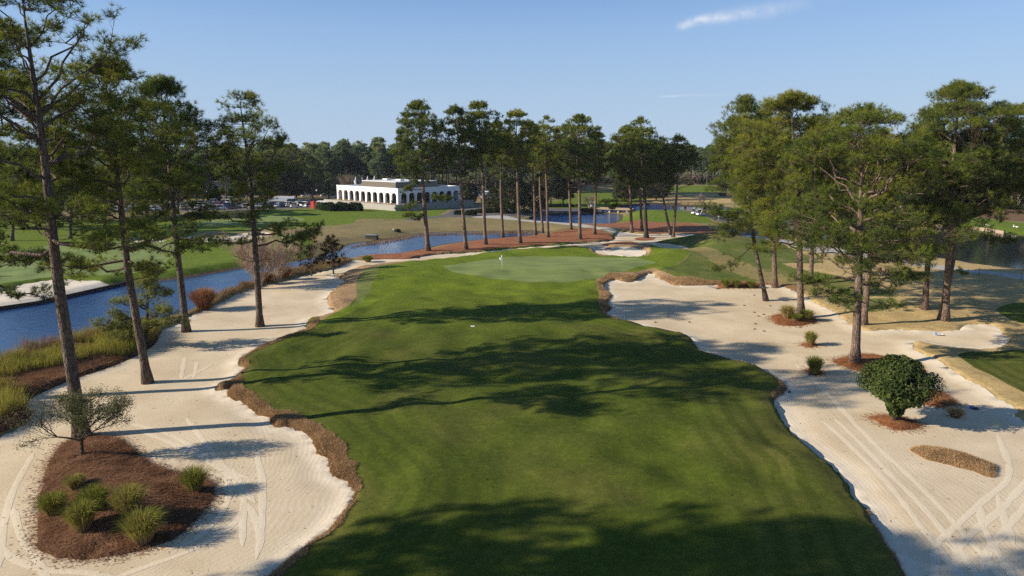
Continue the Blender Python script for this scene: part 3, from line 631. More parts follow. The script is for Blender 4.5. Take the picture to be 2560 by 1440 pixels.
# left foreground, from the near one outwards
pine_px(101, 205, 1092, 42, -40, .50, 4.8, 'tallest pine on the left, cut by the top edge, behind the mulch island', r0=.40, prims=32, dens=.85, bow=(-.1, 0), prof=[(0,.5),(.18,.78),(.42,.82),(.62,1),(.84,.95),(.95,.7),(1,.3)], gap=-.24, extra=[(.46, 185, 6.0, -6), (.47, 20, 5.5, 0), (.48, 330, 6, 2)], bright=-.06)
pine_px(102, -22, 985, -90, 70, .36, 5.4, 'pine half cut off by the left edge, boughs hanging over the pond', r0=.38, prims=30, extra=[(.34, 5, 4.6, -16), (.42, 0, 5.5, -5), (.52, 350, 5.5, 0)], bright=-.04)
pine_px(103, 370, 957, 258, 165, .46, 4.4, 'leaning pine with a forked top, second tall one from the left', r0=.33, prims=30, extra=[(.40, 170, 5.5, -8), (.42, 200, 5.5, 0), (.42, 330, 4.6, -5), (.46, 10, 5, 0)], bow=(-.25, 0), gap=-.24, bright=.08)
pine_px(104, 466, 829, 404, 200, .40, 4.9, 'dark dense pine third along the left sand, by the russet grass', r0=.34, prims=32, dens=1.35, extra=[(.38, 190, 4.5, -8), (.40, 340, 5, -4)], bow=(-.1, 0), gap=-.4, bright=-.08)
pine_px(105, 650, 816, 602, 238, .40, 4.5, 'open crowned pine alone on the sand with long low boughs', r0=.33, prims=21, dens=.55, prof=[(0,.35),(.2,.55),(.38,.42),(.48,.62),(.6,.95),(.72,1.0),(.84,.86),(.94,.55),(1,.2)], gap=-.10, extra=[(.43, 355, 7.0, 4), (.37, 10, 6.2, 14), (.40, 200, 3.5, 0), (.45, 330, 5.5, 6), (.48, 190, 4.5, 8)], bow=(.2, 0), bright=-.04)
pine_px(106, 366, 858, 368, 664, .10, 3.1, 'young layered pine beside the pond behind a leaning trunk', r0=.17, prims=24, prof=[(0,1.0),(.3,.80),(.6,.5),(.85,.25),(1,.08)], hollow=.3, lobes=.5, dens=.42, dead=0, extra=[(.2, 180, 3.6, 2), (.25, 0, 2.8, 4), (.35, 200, 3.2, 4), (.42, 340, 2.8, 4), (.5, 170, 2.6, 6), (.6, 10, 2.2, 8), (.15, 230, 3.0, 0), (.3, 300, 2.5, 0), (.28, 190, 4.0, 0)], cmat='youngneedles', group=None, wmat='barkdark', name='young_pine')
# pines off the left edge whose shadows lie on the near grass
for k, (x, y, h, lab) in enumerate([(-38, 16.0, 25, 'pine beyond the left edge shading the nearest grass'), (-31, 13.5, 23, 'nearest pine beyond the left edge, its crown shadow at the bottom'), (-20, 14.5, 24, 'pine beside the camera on the left, shading the bottom of the fairway')]):
    w_, c_ = gen_pine(120+k, h, .34, .42, 5.2, top=(-.8, .5), prims=24, lod=1)
    plant('pine_tree', 'tree', (x, y, hz(x, y)), w_, c_, 'bark', 'needles', lab, GROUP_FG)
# the row beyond the green
MID = [(201, 1070, 626, 1044, 256, .47, 5.0, 'broad pine first in the row behind the green, in front of the clubhouse', dict(r0=.42, prims=30, extra=[(.36, 185, 4.4, -20), (.30, 200, 3.6, -24), (.41, 340, 4, -15), (.26, 215, 2.4, -20), (.44, 190, 4, -5)])),
 (202, 1165, 623, 1140, 268, .50, 4.2, 'second pine in the row behind the green, right of the clubhouse', dict(r0=.36, extra=[(.42, 190, 3.5, -12)])),
 (203, 1214, 611, 1198, 258, .56, 4.4, 'tall straight pine third in the row, rounded top', dict(r0=.34)),
 (204, 1257, 593, 1246, 306, .52, 4.0, 'shorter dark pine standing on the pond bank left of the flagstick', dict(r0=.33, bright=-.12)),
 (205, 1300, 608, 1286, 280, .58, 4.2, 'tall pine with a bare trunk just right of the flagstick', dict(r0=.36)),
 (206, 1339, 588, 1326, 310, .55, 3.7, 'dark pine left of a close pair at the pond end', dict(r0=.32, bright=-.14)),
 (207, 1357, 583, 1344, 330, .56, 3.2, 'slim pine in the middle of a close trio at the pond end', dict(r0=.3)),
 (208, 1370, 593, 1362, 294, .55, 3.4, 'pale trunked pine right of the close trio', dict(r0=.32, wmat='barkwarm', bright=.1)),
 (209, 1428, 574, 1416, 312, .48, 3.6, 'pine with dead side branches in front of the blue pond', dict(r0=.32, dead=9)),
 (210, 1450, 598, 1444, 292, .52, 4.8, 'tall forked pine in front of the blue pond', dict(r0=.36)),
 (211, 1486, 585, 1492, 334, .50, 4.2, 'dark pine at the right end of the pond beside the path', dict(r0=.34, bright=-.14)),
 (212, 1580, 582, 1566, 318, .42, 5.0, 'leftmost pine of the group in front of the tee, low bough leftwards', dict(r0=.36, extra=[(.34, 185, 6.5, -8), (.30, 175, 5, -14)], bright=-.06)),
 (213, 1605, 577, 1592, 332, .45, 4.4, 'pine half hidden behind the thick trunk in front of the tee', dict(r0=.32, bright=-.16)),
 (214, 1616, 594, 1603, 298, .45, 5.6, 'thick dark pine standing in the small straw island', dict(r0=.44, prims=30, wmat='barkdark', bright=-.04)),
 (215, 1677, 586, 1652, 372, .52, 3.4, 'slender curved pine, left of the crossing pair by the tee', dict(r0=.3, dead=8, bow=(-.6, 0))),
 (216, 1683, 593, 1700, 342, .52, 3.9, 'pine leaning right, crossing its neighbour by the tee', dict(r0=.31, dead=7))]
for sd_, bx, by, tx, ty, lo, R, lab, kw in MID:
    kw = dict(dict(prims=28, wob=.5), **kw); wm = kw.pop('wmat', 'barkwarm')
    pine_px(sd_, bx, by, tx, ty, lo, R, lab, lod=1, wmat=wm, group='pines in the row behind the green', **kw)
# right-hand stand
RPROF = [(0, .52), (.14, .82), (.32, .98), (.52, 1.0), (.66, .95), (.78, .82), (.88, .63), (.95, .40), (1, .1)]
RG = [(301, 1916, 752, 1862, 246, .37, 5.0, 'pine with the bent trunk at the back of the right bunker', dict(r0=.26, bow=(-.75, 0), extra=[(.38, 200, 5.0, -10), (.41, 185, 4.6, -4), (.46, 205, 5.6, 0), (.30, 190, 5.6, -32), (.46, 185, 6.0, 6)], bright=.04, wmat='bark')),
 (302, 1938, 719, 1925, 262, .35, 5.5, 'pine right behind the bent one at the bunker edge', dict(r0=.33, extra=[(.38, 190, 5, -6)])),
 (303, 2003, 786, 1984, 240, .35, 6.4, 'pine rising from the straw bed with pampas clumps', dict(r0=.36, prims=32, extra=[(.36, 180, 5.0, -12), (.40, 220, 4.5, -5)], bright=.03)),
 (304, 2027, 701, 2046, 300, .36, 4.4, 'farther pine on the dormant slope behind the pampas bed', dict(r0=.30)),
 (305, 2138, 902, 2166, 266, .38, 7.0, 'broad pine in front on the right, foliage low on its trunk', dict(r0=.36, prims=36, dens=1.1, extra=[(.36, 175, 5.4, -6), (.38, 350, 5, -4), (.285, 200, 2.6, -8), (.26, 340, 3.0, -4), (.245, 160, 2.4, 0), (.33, 20, 4, -8), (.31, 150, 3.4, -14)], bright=.02)),
 (306, 2158, 811, 2205, 345, .38, 5.2, 'pine close behind the broad right one, nearly hidden', dict(r0=.34, extra=[(.33, 350, 5.5, -10)])),
 (307, 2312, 773, 2345, 338, .48, 4.4, 'pine leaning right on the tan slope, in front of the dark pond', dict(r0=.33, extra=[(.42, 190, 5, -8)], bright=-.10)),
 (308, 2363, 801, 2394, 214, .43, 5.8, 'tallest pine on the right, standing with a twin trunk', dict(r0=.37, prims=34, extra=[(.40, 350, 6, -6), (.235, 330, 1.6, -5)], bright=.06)),
 (309, 2353, 799, 2436, 330, .46, 4.4, 'twin trunk pine leaning behind the tallest right one', dict(r0=.32, bright=-.10)),
 (310, 2640, 800, 2606, 318, .52, 4.4, 'yellow green pine poking in at the right edge', dict(r0=.34, bright=.25)),
 (311, 2668, 705, 2540, 268, .55, 4.6, 'farther pine leaning in at the right edge', dict(r0=.34, bright=.02))]
for sd_, bx, by, tx, ty, lo, R, lab, kw in RG:
    kw = dict(dict(prims=34, wob=.3, dens=1.5, prof=RPROF), **kw); wm = kw.pop('wmat', 'barkwarm')
    pine_px(sd_, bx, by, tx, ty, lo, R, lab, lod=0, wmat=wm, **kw)

LEFTMID = [(231, 30, 602, 45, 400, .22, 5.2, 'pine across the pond at the far left, behind the nearest boughs', .0), (232, 118, 590, 110, 372, .25, 5.4, 'bushy pine across the pond behind the tallest left trunk', .1), (233, 176, 596, 180, 430, .2, 4.6, 'shorter pine beside the bushy one across the pond', -.05), (234, 262, 574, 268, 362, .22, 6.0, 'yellow green pine across the pond between the first two trunks', .28), (235, 330, 566, 338, 392, .24, 5.0, 'pine beyond the green across the pond, right of the yellow one', .05), (236, 408, 545, 402, 380, .3, 5.2, 'dark pine at the near corner of the car park', -.12), (237, 566, 503, 560, 362, .34, 5.4, 'pine standing among the back row of cars', .12), (238, 668, 501, 664, 378, .3, 5.8, 'pine behind the white trailer', -.1), (239, 722, 499, 726, 360, .32, 6.0, 'tall pine behind the golf cart cluster', -.1), (240, 782, 497, 776, 392, .28, 5.0, 'low crowned pine left of the olive tree', -.05), (242, -30, 572, -40, 400, .2, 5.4, 'pine at the far left edge beyond the bunkers', 0), (243, 62, 556, 58, 388, .2, 5.4, 'pine far behind the bunkers at the left, first of a row', -.08), (244, 142, 548, 146, 382, .2, 5.6, 'pine far behind the bunkers at the left, second of a row', .06), (245, 205, 552, 206, 402, .18, 5.0, 'pine far behind the bunkers at the left, third of a row', -.1), (246, 302, 545, 298, 384, .2, 5.6, 'pine far behind the bunkers, between the second and third trunks', .04), (247, 368, 541, 372, 394, .2, 5.2, 'pine left of the car park, beside the third trunk', -.06), (248, 445, 536, 448, 390, .24, 4.8, 'pine at the left end of the front car row', 0), (249, 100, 575, 96, 440, .15, 4.6, 'low dense pine between the tallest trunk and the pond', .1), (241, 628, 502, 624, 372, .36, 5.0, 'pine behind the lone trunk at the car park', .1)]
for sd_, bx, by, tx, ty, lo, R, lab, br in LEFTMID:
    pine_px(sd_, bx, by, tx, ty, lo, R, lab, lod=1, wmat='bark', group='pines around the car park and the far green', prims=20, bright=br, dens=.85)
# ------------------------------------------------------------------ the wood behind
NV = 9; FV = []
for k in range(NV):
    w_, c_ = gen_pine(400+k, 18.5 + 1.2*(k % 4), .32, (.38, .46, .32, .5)[k % 4], (4.8, 4.2, 5.4, 4.6)[k % 4], prims=14, lod=2, dens=1.2, prof=[(0,.5),(.2,.85),(.5,1),(.74,.94),(.9,.72),(1,.36)], wob=.6, dead=3)
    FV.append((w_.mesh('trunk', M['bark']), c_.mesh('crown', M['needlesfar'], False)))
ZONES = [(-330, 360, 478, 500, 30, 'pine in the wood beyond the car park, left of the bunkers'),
         (340, 640, 474, 490, 24, 'pine in the wood behind the car park rows'),
         (640, 830, 470, 488, 24, 'pine in the wood behind the red cabin'),
         (830, 1160, 466, 479, 36, 'pine in the dense wood behind the clubhouse'),
         (1160, 1450, 466, 484, 30, 'pine in the wood behind the round dark trees'),
         (1450, 1545, 453, 462, 10, 'far pine behind the shaded lawn'),
         (1545, 1660, 484, 497, 12, 'dark pine across the water behind the tee'),
         (1660, 1800, 452, 463, 16, 'distant pine beyond the dormant fairway'),
         (1800, 2130, 462, 492, 20, 'pine beyond the far water behind the right stand'),
         (2120, 2900, 498, 526, 46, 'pine in the wood across the dark right pond')]
fr = np.random.default_rng(77); spots = []
for zi, (x0, x1, y0, y1, cnt, lab) in enumerate(ZONES):
    got = 0; tries = 0
    while got < cnt and tries < 4000:
        tries += 1; px = fr.uniform(x0, x1); py = fr.uniform(y0, y1); x, y = G(px, py)
        if any((x-a)**2 + (y-b)**2 < 9 for a, b in spots): continue
        spots.append((x, y)); got += 1
        k = fr.integers(NV); s = fr.uniform(.82, 1.12)*(.9 if zi in (0, 1) else 1)
        o = empty('pine_tree', (x, y, hz(x, y)), fr.uniform(0, 6.28), s); tag(o, lab, 'tree', lab.replace('pine', 'pines', 1))
        link('trunk', FV[k][0], o); link('crown', FV[k][1], o)
# woodland further off, one mass nobody could count
far = MB(); fw = MB()
def readmesh(me):
    V = np.empty(len(me.vertices)*3, 'f'); me.vertices.foreach_get('co', V); A = np.empty(len(me.vertices), 'f'); me.attributes['tint'].data.foreach_get('value', A)
    n = np.array([p.loop_total for p in me.polygons]); li = np.empty(len(me.loops), 'i'); me.loops.foreach_get('vertex_index', li)
    return V.reshape(-1, 3), A, n, li
VC = [readmesh(FV[k][1]) for k in range(4)]
for i in range(760):
    px = fr.uniform(-900, 3500); Y = 1 + .75*fr.random()**1.6
    base = (350 if px < 1430 else 400) if px < 1780 else (285 if px > 2100 else 400)
    if 1430 < px < 1800: base = 470
    y = base*Y + 20; x = (px-1280)/FOC*y; k = fr.integers(4); V, A, n, li = VC[k]; s = fr.uniform(.8, 1.1); a = fr.uniform(0, 6.28)
    c, s_ = math.cos(a)*s, math.sin(a)*s; W = np.stack([V[:,0]*c-V[:,1]*s_, V[:,0]*s_+V[:,1]*c, V[:,2]*s], 1) + (x, y, 0)
    keep = np.random.default_rng(i).random(len(W)//3) < .55; idx = np.repeat(keep, 3); W = W[idx]
    far.add(W, tris=np.arange(len(W)).reshape(-1, 3), tint=np.clip(A[idx]+fr.normal(0, .15), 0, 1))
    m_ = 60; q_ = fr.normal(0, 1, (m_, 3))*(5, 4, 0) + (x, y, 0) + np.stack([np.zeros(m_)]*2 + [fr.uniform(.2, 6, m_)], 1)
    tufts(far, q_, np.tile((0, 0, 1.), (m_, 1)), 1.6, .5, 4, fr, fr.uniform(.05, .35, m_))
    far.sticks([(x, y, 0)], [(x, y, 17*s)], [.3], [.15], 4, tint=.1)
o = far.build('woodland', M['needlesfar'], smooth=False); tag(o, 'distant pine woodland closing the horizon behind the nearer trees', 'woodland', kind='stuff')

ub = MB(); k_ = 0
for (x0, x1, y0, y1, cnt, lab) in ZONES:
    n_ = int((x1-x0)*1.6); px = fr.uniform(x0, x1, n_); py = y0 + (y1-y0)*fr.random(n_)**1.3
    q_ = np.array([(*G(a, b), 0) for a, b in zip(px, py)]); h_ = fr.uniform(.2, 1, n_)*fr.choice([1.2, 2.5, 5.0], n_, p=[.5, .3, .2])
    for s in range(3): tufts(ub, q_ + np.stack([fr.normal(0, .8, n_), fr.normal(0, .8, n_), h_*(.4+.3*s)], 1), np.tile((0, 0, 1.), (n_, 1)), 1.3, .5, 5, fr, fr.uniform(.05, .6, n_))
o = ub.build('underbrush', M['leavesfar'], smooth=False); tag(o, 'low dark brush along the foot of the far woods', 'brush', kind='stuff')
# ------------------------------------------------------------------ leafy trees, shrubs, bare trees
def leaves(mb, P, N, size, r, tint, curl=.25):
    n = len(P); nrm = unit(N + r.normal(0, .55, (n, 3))); a = unit(np.cross(nrm, r.normal(0, 1, (n, 3)))); b = np.cross(nrm, a)
    s = size*r.uniform(.7, 1.3, (n, 1)); p0 = P - a*s*.5; p1 = P + b*s*.24 + nrm*s*curl*.3; p2 = P + a*s*.5; p3 = P - b*s*.24 + nrm*s*curl*.3
    V = np.stack([p0, p1, p2, p3], 1).reshape(-1, 3); mb.add(V, quads=np.arange(len(V)).reshape(-1, 4), tint=np.repeat(np.clip(tint, 0, 1), 4))
def gen_leafy(seed, H, th, shape, nclump, per, size, r0=.12, multi=1, spread=1.0, tip=.0, airy=0.0, stemr=1.0):
    """shape(u) gives the crown radius at height fraction u of the crown; th = clear trunk height"""
    r = np.random.default_rng(seed); wood, crown = MB(), MB()
    us = r.random(nclump)**.9; az = r.uniform(0, 6.28, nclump); q = r.uniform(.35, 1, nclump)**.45
    C = np.stack([np.cos(az)*q, np.sin(az)*q, us], 1); rad = np.array([shape(u) for u in us])
    lb = 1 + .26*vnoise(az*1.3 + seed, us*3.5)*(nclump >= 300); C[:, 0] *= rad*lb; C[:, 1] *= rad*lb; C[:, 2] = th*.85 + (H-th*.85)*us
    axis = np.array([0, 0, th*.6 + (H-th)*.35])
    if r0:
        for k in range(multi):
            a = 6.28*k/multi + r.uniform(-.4, .4); o = np.array([math.cos(a), math.sin(a), 0])*(.12 if multi > 1 else 0); top = np.array([math.cos(a), math.sin(a), 0])*(spread*.5 if multi > 1 else .05) + np.array([0, 0, th + (H-th)*.6])
            wood.tube([o - (0, 0, .15), o*.6 + top*.25 + r.normal(0, .03*th, 3)*(1, 1, 0), o*.3 + top*.6, top], [r0*1.25, r0, r0*.7, r0*.2], 7)
        zb = np.clip(C[:, 2]*.62, th*.55, H); base = np.stack([C[:, 0]*.12, C[:, 1]*.12, zb], 1)
        wood.sticks(base, C, r0*.22*stemr, r0*.06*stemr, 3)
    for c in C:
        m = max(4, int(per*r.uniform(.6, 1.4))); cr = (.30 + .22*r.random())*max(.5, np.mean(rad))*(.55 if nclump > 60 else .8) if nclump < 300 else .12 + .17*shape((c[2]-th*.85)/(H-th*.85))*r.uniform(.8, 1.2)
        d = unit(r.normal(0, 1, (m, 3))); P = c + d*cr*r.uniform(.45, 1.0, (m, 1))*(1, 1, .8)
        out = unit(P - axis); ti = r.normal(.42, .14) + r.normal(0, .13, m) + .25*tip*(r.random(m) > .93)*3
        leaves(crown, P, out + (0, 0, .35), size, r, ti)
    return wood, crown
def gen_bare(seed, H, W, stems=7, r0=.09, twigs=2600, trunk=0.0, droop=0.0):
    r = np.random.default_rng(seed); wood, tw = MB(), MB(); tips = []
    if trunk: wood.tube([(0, 0, -.15), (.03, 0, trunk*.5), (0, .04, trunk)], [r0*2.2, r0*1.7, r0*1.5], 8)
    def grow(p, d, ln, rad, lev):
        e = p + d*ln; m = p + d*ln*.5 + r.normal(0, .04*ln, 3)
        wood.tube([p, m, e], [rad, rad*.85, rad*.62], 5 if lev < 2 else 3, cap=False); tips.append((m, d, ln)); tips.append((e, d, ln))
        if lev >= 3 or ln < .25: return
        for _ in range(3 if lev < 2 else 2):
            nd = unit(d + r.normal(0, .42, 3)*(1, 1, .6) + np.array([0, 0, .22])); grow(e if r.random() < .6 else m, nd, ln*r.uniform(.62, .85), rad*.58, lev+1)
    for k in range(stems):
        a = 6.28*k/stems + r.uniform(-.3, .3); lean = W/H*r.uniform(.25, .62); d = unit(np.array([math.cos(a)*lean, math.sin(a)*lean, 1.])); o = np.array([math.cos(a), math.sin(a), 0])*r0*1.3 + (0, 0, max(0, trunk-.1) - .1*(trunk == 0))
        grow(o, d, H*.34, r0, 0)
    T = [tips[i] for i in r.integers(0, len(tips), twigs)]; P = np.array([t_[0] for t_ in T]); D = np.array([t_[1] for t_ in T]); L = np.array([t_[2] for t_ in T])[:, None]
    P = P + r.normal(0, .10, P.shape)*L
    d2 = unit(D + r.normal(0, .5, P.shape) + (0, 0, .3 - droop)); E = P + d2*L*r.uniform(.3, .85, L.shape)
    side = unit(np.cross(d2, r.normal(0, 1, P.shape)))*r.uniform(.006, .014, L.shape)*max(1, H/6)
    V = np.stack([P-side, P+side, E], 1).reshape(-1, 3); tw.add(V, tris=np.arange(len(V)).reshape(-1, 3), tint=np.repeat(r.normal(.5, .22, len(P)).clip(0, 1), 3))
    return wood, tw

# magnolia on its own straw island, right foreground
x, y, z = gp(2236, 1050)
def magshape(u): return np.interp(u, [0, .12, .22, .33, .43, .55, .7, .85, .95, 1], [.30, .40, .55, 1.2, 2.0, 2.25, 2.0, 1.45, .9, .4])
w_, c_ = gen_leafy(501, 4.1, .28, magshape, 340, 56, .20, r0=.11, tip=.22)
plant('magnolia', 'tree', (x, y, z), w_, c_, 'barkdark', 'leaves', 'round glossy evergreen magnolia on its own small straw island')
# thin tree on the mulch island
def gen_thin(seed):
    r = np.random.default_rng(seed); wood, crown = MB(), MB(); tips = []
    def grow(p, d, ln, rad, lev):
        m = p + d*ln*.5 + r.normal(0, .07*ln, 3); e = p + d*ln + r.normal(0, .06*ln, 3); wood.tube([p, m, e], [rad, rad*.85, rad*.66], 6 if lev < 2 else 3, cap=False)
        if lev >= 2: tips.append((m, d, ln))
        tips.append((e, d, ln)) if lev else None
        if lev >= 5: return
        for q in range(3 if lev in (1, 2, 3) else 2):
            grow(e if q < 2 else m, unit(d + r.normal(0, .5, 3)*(1, .9, .5) + (0, 0, .12)), ln*r.uniform(.62, .86), rad*.62, lev+1)
    grow(np.array((0, 0, -.1)), unit(np.array((.02, 0, 1.))), .55, .085, 0) if False else None
    wood.tube([(0, 0, -.15), (.05, 0, .3), (.02, .03, .62), (.12, 0, .95)], [.13, .10, .09, .075], 8)
    for d, l_ in (((.95, -.1, .75), 1.15), ((.55, .35, 1.05), 1.1), ((-.75, .2, .95), 1.1), ((-1.0, -.15, .22), 1.2), ((.2, -.5, 1.0), .9)):
        grow(np.array((.08, 0, .8)), unit(np.array(d)), l_, .06, 1)
    T = [tips[i] for i in r.integers(0, len(tips), 620)]
    for p, d, ln in T:
        if p[2] < 1.15 and r.random() < .75: continue
        if p[0] < -1.2 and r.random() < .55: continue
        m = 22; P = p + r.normal(0, .17, (m, 3)); leaves(crown, P, np.broadcast_to(np.array((0, 0, 1.)), (m, 3)), .10, r, r.normal(.5, .2, m))
    A = np.array([t_[0] for t_ in T]); B = A + unit(np.array([t_[1] for t_ in T]) + r.normal(0, .6, A.shape))*.35; wood.sticks(A, B, .007, .004, 3)
    return wood, crown
x, y, z = gp(205, 1136); w_, c_ = gen_thin(511)
plant('small_tree', 'tree', (x, y, z), w_, c_, 'bark', 'oliveleaves', 'small sparse tree with grey twisted branches at the tip of the mulch island')
# crape myrtles and two young brown trees by the pond
for sd_, px, py, H, W, lab in ((521, 650, 722, 7.2, 7.0, 'bare many stemmed myrtle behind the open crowned pine'), (522, 693, 708, 6.6, 6.4, 'bare myrtle right of the lone pine, forked reddish trunk')):
    x, y, z = gp(px, py); w_, c_ = gen_bare(sd_, H*1.08, W, 7, .085, 7500)
    plant('crape_myrtle', 'tree', (x, y, z), w_, c_, 'barkpale', 'twigs', lab, 'bare crape myrtles by the pond', crown_name='twig_crown')
def ovshape(w): return lambda u: w*np.interp(u, [0, .2, .5, .8, 1], [.6, .95, 1, .65, .2])
for sd_, px, py, H, W, lab in ((531, 779, 690, 5.8, 2.3, 'brownish young tree nearer the myrtles on the pond bank'), (532, 834, 684, 5.6, 1.75, 'brown tipped young tree at the end of the pond bank row')):
    x, y, z = gp(px, py); w_, c_ = gen_leafy(sd_, H, 1.7, ovshape(W), 95, 34, .21, r0=.10, tip=.5)
    plant('young_tree', 'tree', (x, y, z), w_, c_, 'bark', 'brownleaves', lab, 'young brown trees by the pond')
# round evergreen trees and others in the distance
for sd_, px, py, H, W, th, cm, nm, lab in (
    (541, 1285, 534, 10.5, 5.2, .6, 'leavesfar', 'evergreen_tree', 'wide round dark evergreen behind the tall bare trunks'),
    (542, 1332, 532, 9.2, 4.6, .4, 'leavesfar', 'evergreen_tree', 'second round dark evergreen, nearer the left pond tip'),
    (543, 1240, 530, 7.0, 4.2, .4, 'leavesfar', 'evergreen_tree', 'lower spreading evergreen left of the big round one'),
    (544, 1378, 515, 11.5, 5.2, 2.6, 'leavesfar', 'evergreen_tree', 'oak with a short trunk on the lawn behind the blue pond'),
    (545, 1408, 513, 9.5, 4.4, 2.8, 'leavesfar', 'evergreen_tree', 'shaded oak right beside the short trunk one'),
    (546, 822, 500, 9.8, 4.8, 2.0, 'oliveleaves', 'evergreen_tree', 'olive green round tree left of the white clubhouse'),
    (547, 742, 500, 12, 6.0, 2.0, 'leavesfar', 'evergreen_tree', 'dark spreading tree behind the golf cart cluster'),
    (548, 690, 497, 13, 6.2, 2.0, 'leavesfar', 'evergreen_tree', 'tall dark tree above the white trailer'),
    (549, 1170, 508, 6.6, 3.4, .5, 'leavesfar', 'evergreen_tree', 'bushy evergreen at the right end of the clubhouse'),
    (550, 537, 505, 3.4, 2.4, .3, 'hedge', 'evergreen_tree', 'dark clipped dome bush behind the parked cars'),
    (551, 1640, 500, 10, 5.6, 1.2, 'leavesfar', 'evergreen_tree', 'dark evergreen across the water behind the thick trunk'),
    (552, 1560, 504, 9, 5.0, 1.0, 'leavesfar', 'evergreen_tree', 'low evergreen across the water left of the thick trunk')):
    x, y, z = gp(px, py); w_, c_ = gen_leafy(sd_, H, th, ovshape(W), 150, 40, .5, r0=.22)
    plant(nm, 'tree', (x, y, z), w_, c_, 'barkdark', cm, lab)
for sd_, px, py, H, W, lab in ((561, 868, 490, 10, 7, 'bare grey tree behind the left end of the clubhouse'), (562, 900, 486, 9, 7, 'bare grey tree behind the flagpoles'), (563, 2545, 520, 13, 9, 'large bare grey tree across the pond at the right edge'), (564, 2490, 515, 10, 8, 'bare twiggy tree across the pond in front of the wood'), (565, 1752, 520, 4.5, 5, 'small bare shrub on the far bank above the carts'), (566, 1473, 525, 5, 4, 'thin bare tree at the bridge end'), (567, 1835, 512, 5, 6, 'bare shrub beyond the far water behind the bent pine'), (568, 2600, 560, 6, 7, 'leafless bush hanging over the dark pond')):
    x, y, z = gp(px, py); w_, c_ = gen_bare(sd_, H, W, 5, .10, 2600, trunk=1.0)
    plant('bare_tree', 'tree', (x, y, z), w_, c_, 'barkpale', 'greytwigs', lab, crown_name='twig_crown')

# hedges and shrubs
def gen_hedge(seed, L, W, H, n, size):
    r = np.random.default_rng(seed); mb, core = MB(), MB()
    u = r.uniform(-1, 1, n); a = r.uniform(0, np.pi, n); kk = 1 + .10*vnoise(u*L*.5, a*1.3+seed)
    ex = (1-np.abs(u)**5)**.5
    P = np.stack([u*L/2, np.cos(a)*W/2*ex*kk, np.sign(np.sin(a))*np.abs(np.sin(a))**.6*H*ex*kk], 1); P *= r.uniform(.9, 1.03, (n, 1))
    leaves(mb, P, np.stack([u*.2, np.cos(a), np.sin(a)], 1), size, r, r.normal(.45, .2, n))
    rings = []
    for s in np.linspace(-.93, .93, 9):
        e = (1-abs(s)**5)**.5*.9; rings.append([(s*L/2, math.cos(b)*W/2*e, max(0, math.sin(b))**.6*H*e) for b in np.linspace(0, math.pi, 9)])
    mb.loft(rings, tint=.05); return mb
def hedge(name, seed, px, py, L, W, H, lab, rz=0.0, n=2600, size=.28, mat='hedge', group=None, cat='hedge'):
    x, y, z = gp(px, py); o = gen_hedge(seed, L, W, H, n, size).build(name, M[mat], None, False, (x, y, z-.05)); o.rotation_euler = (0, 0, rz); tag(o, lab, cat, group)
for i, (px, w_) in enumerate(((822, 5.4), (856, 5.6), (889, 5.4))):
    hedge('hedge', 600+i, px, 527, w_, 2.6, 2.5, ('left rounded block of the dark hedge before the clubhouse wall', 'middle rounded block of the dark hedge before the clubhouse wall', 'right rounded block of the dark hedge before the stone wall')[i], R_(-35), group='dark clipped hedge before the clubhouse')
hedge('shrub', 610, 800, 524, 3.2, 2.6, 2.2, 'grey green loose shrub right of the red cabin', mat='oliveleaves', cat='shrub')
for i, (px, py, L) in enumerate(((488, 546, 6), (530, 544, 7), (575, 544, 7), (615, 542, 6))):
    hedge('shrub', 620+i, px, py, L, 3, 1.6, ('first low olive shrub left of the walking golfer', 'second low olive shrub, behind the walking golfer', 'third low olive shrub along the practice green', 'last low shrub beside the lone pine trunk')[i], mat='oliveleaves' if i else 'brownleaves', cat='shrub', group='low shrubs behind the practice green')
for i, (px, py, L, H) in enumerate(((1146, 536, 2.6, 1.2), (1177, 538, 3.4, 1.5), (1200, 532, 3, 1.2), (1222, 531, 2.6, 1.2), (1246, 530, 3.2, 1.4), (1262, 533, 2.4, 1.0))):
    hedge('shrub', 640+i, px, py, L, 2.4, H, ('rounded shrub at the drive bend, first of the row', 'largest rounded shrub behind the second pine trunk', 'low shrub between the second and third pine trunks', 'low shrub just right of the third pine trunk', 'loose shrub in front of the spreading evergreen', 'small shrub at the foot of the round evergreen')[i], cat='shrub', group='rounded shrubs by the drive')
for i, (px, L) in enumerate(((1372, 4.5), (1398, 5), (1420, 4))):
    hedge('hedge', 650+i, px, 518, L, 2.0, 1.2, ('left length of low hedge under the oaks', 'middle length of low hedge under the oaks', 'right length of low hedge under the oaks')[i], group='low hedge under the oaks')
hedge('shrub', 660, 1470, 532, 6, 2.5, 1.4, 'dark shrub mass at the left end of the bridge', cat='shrub')

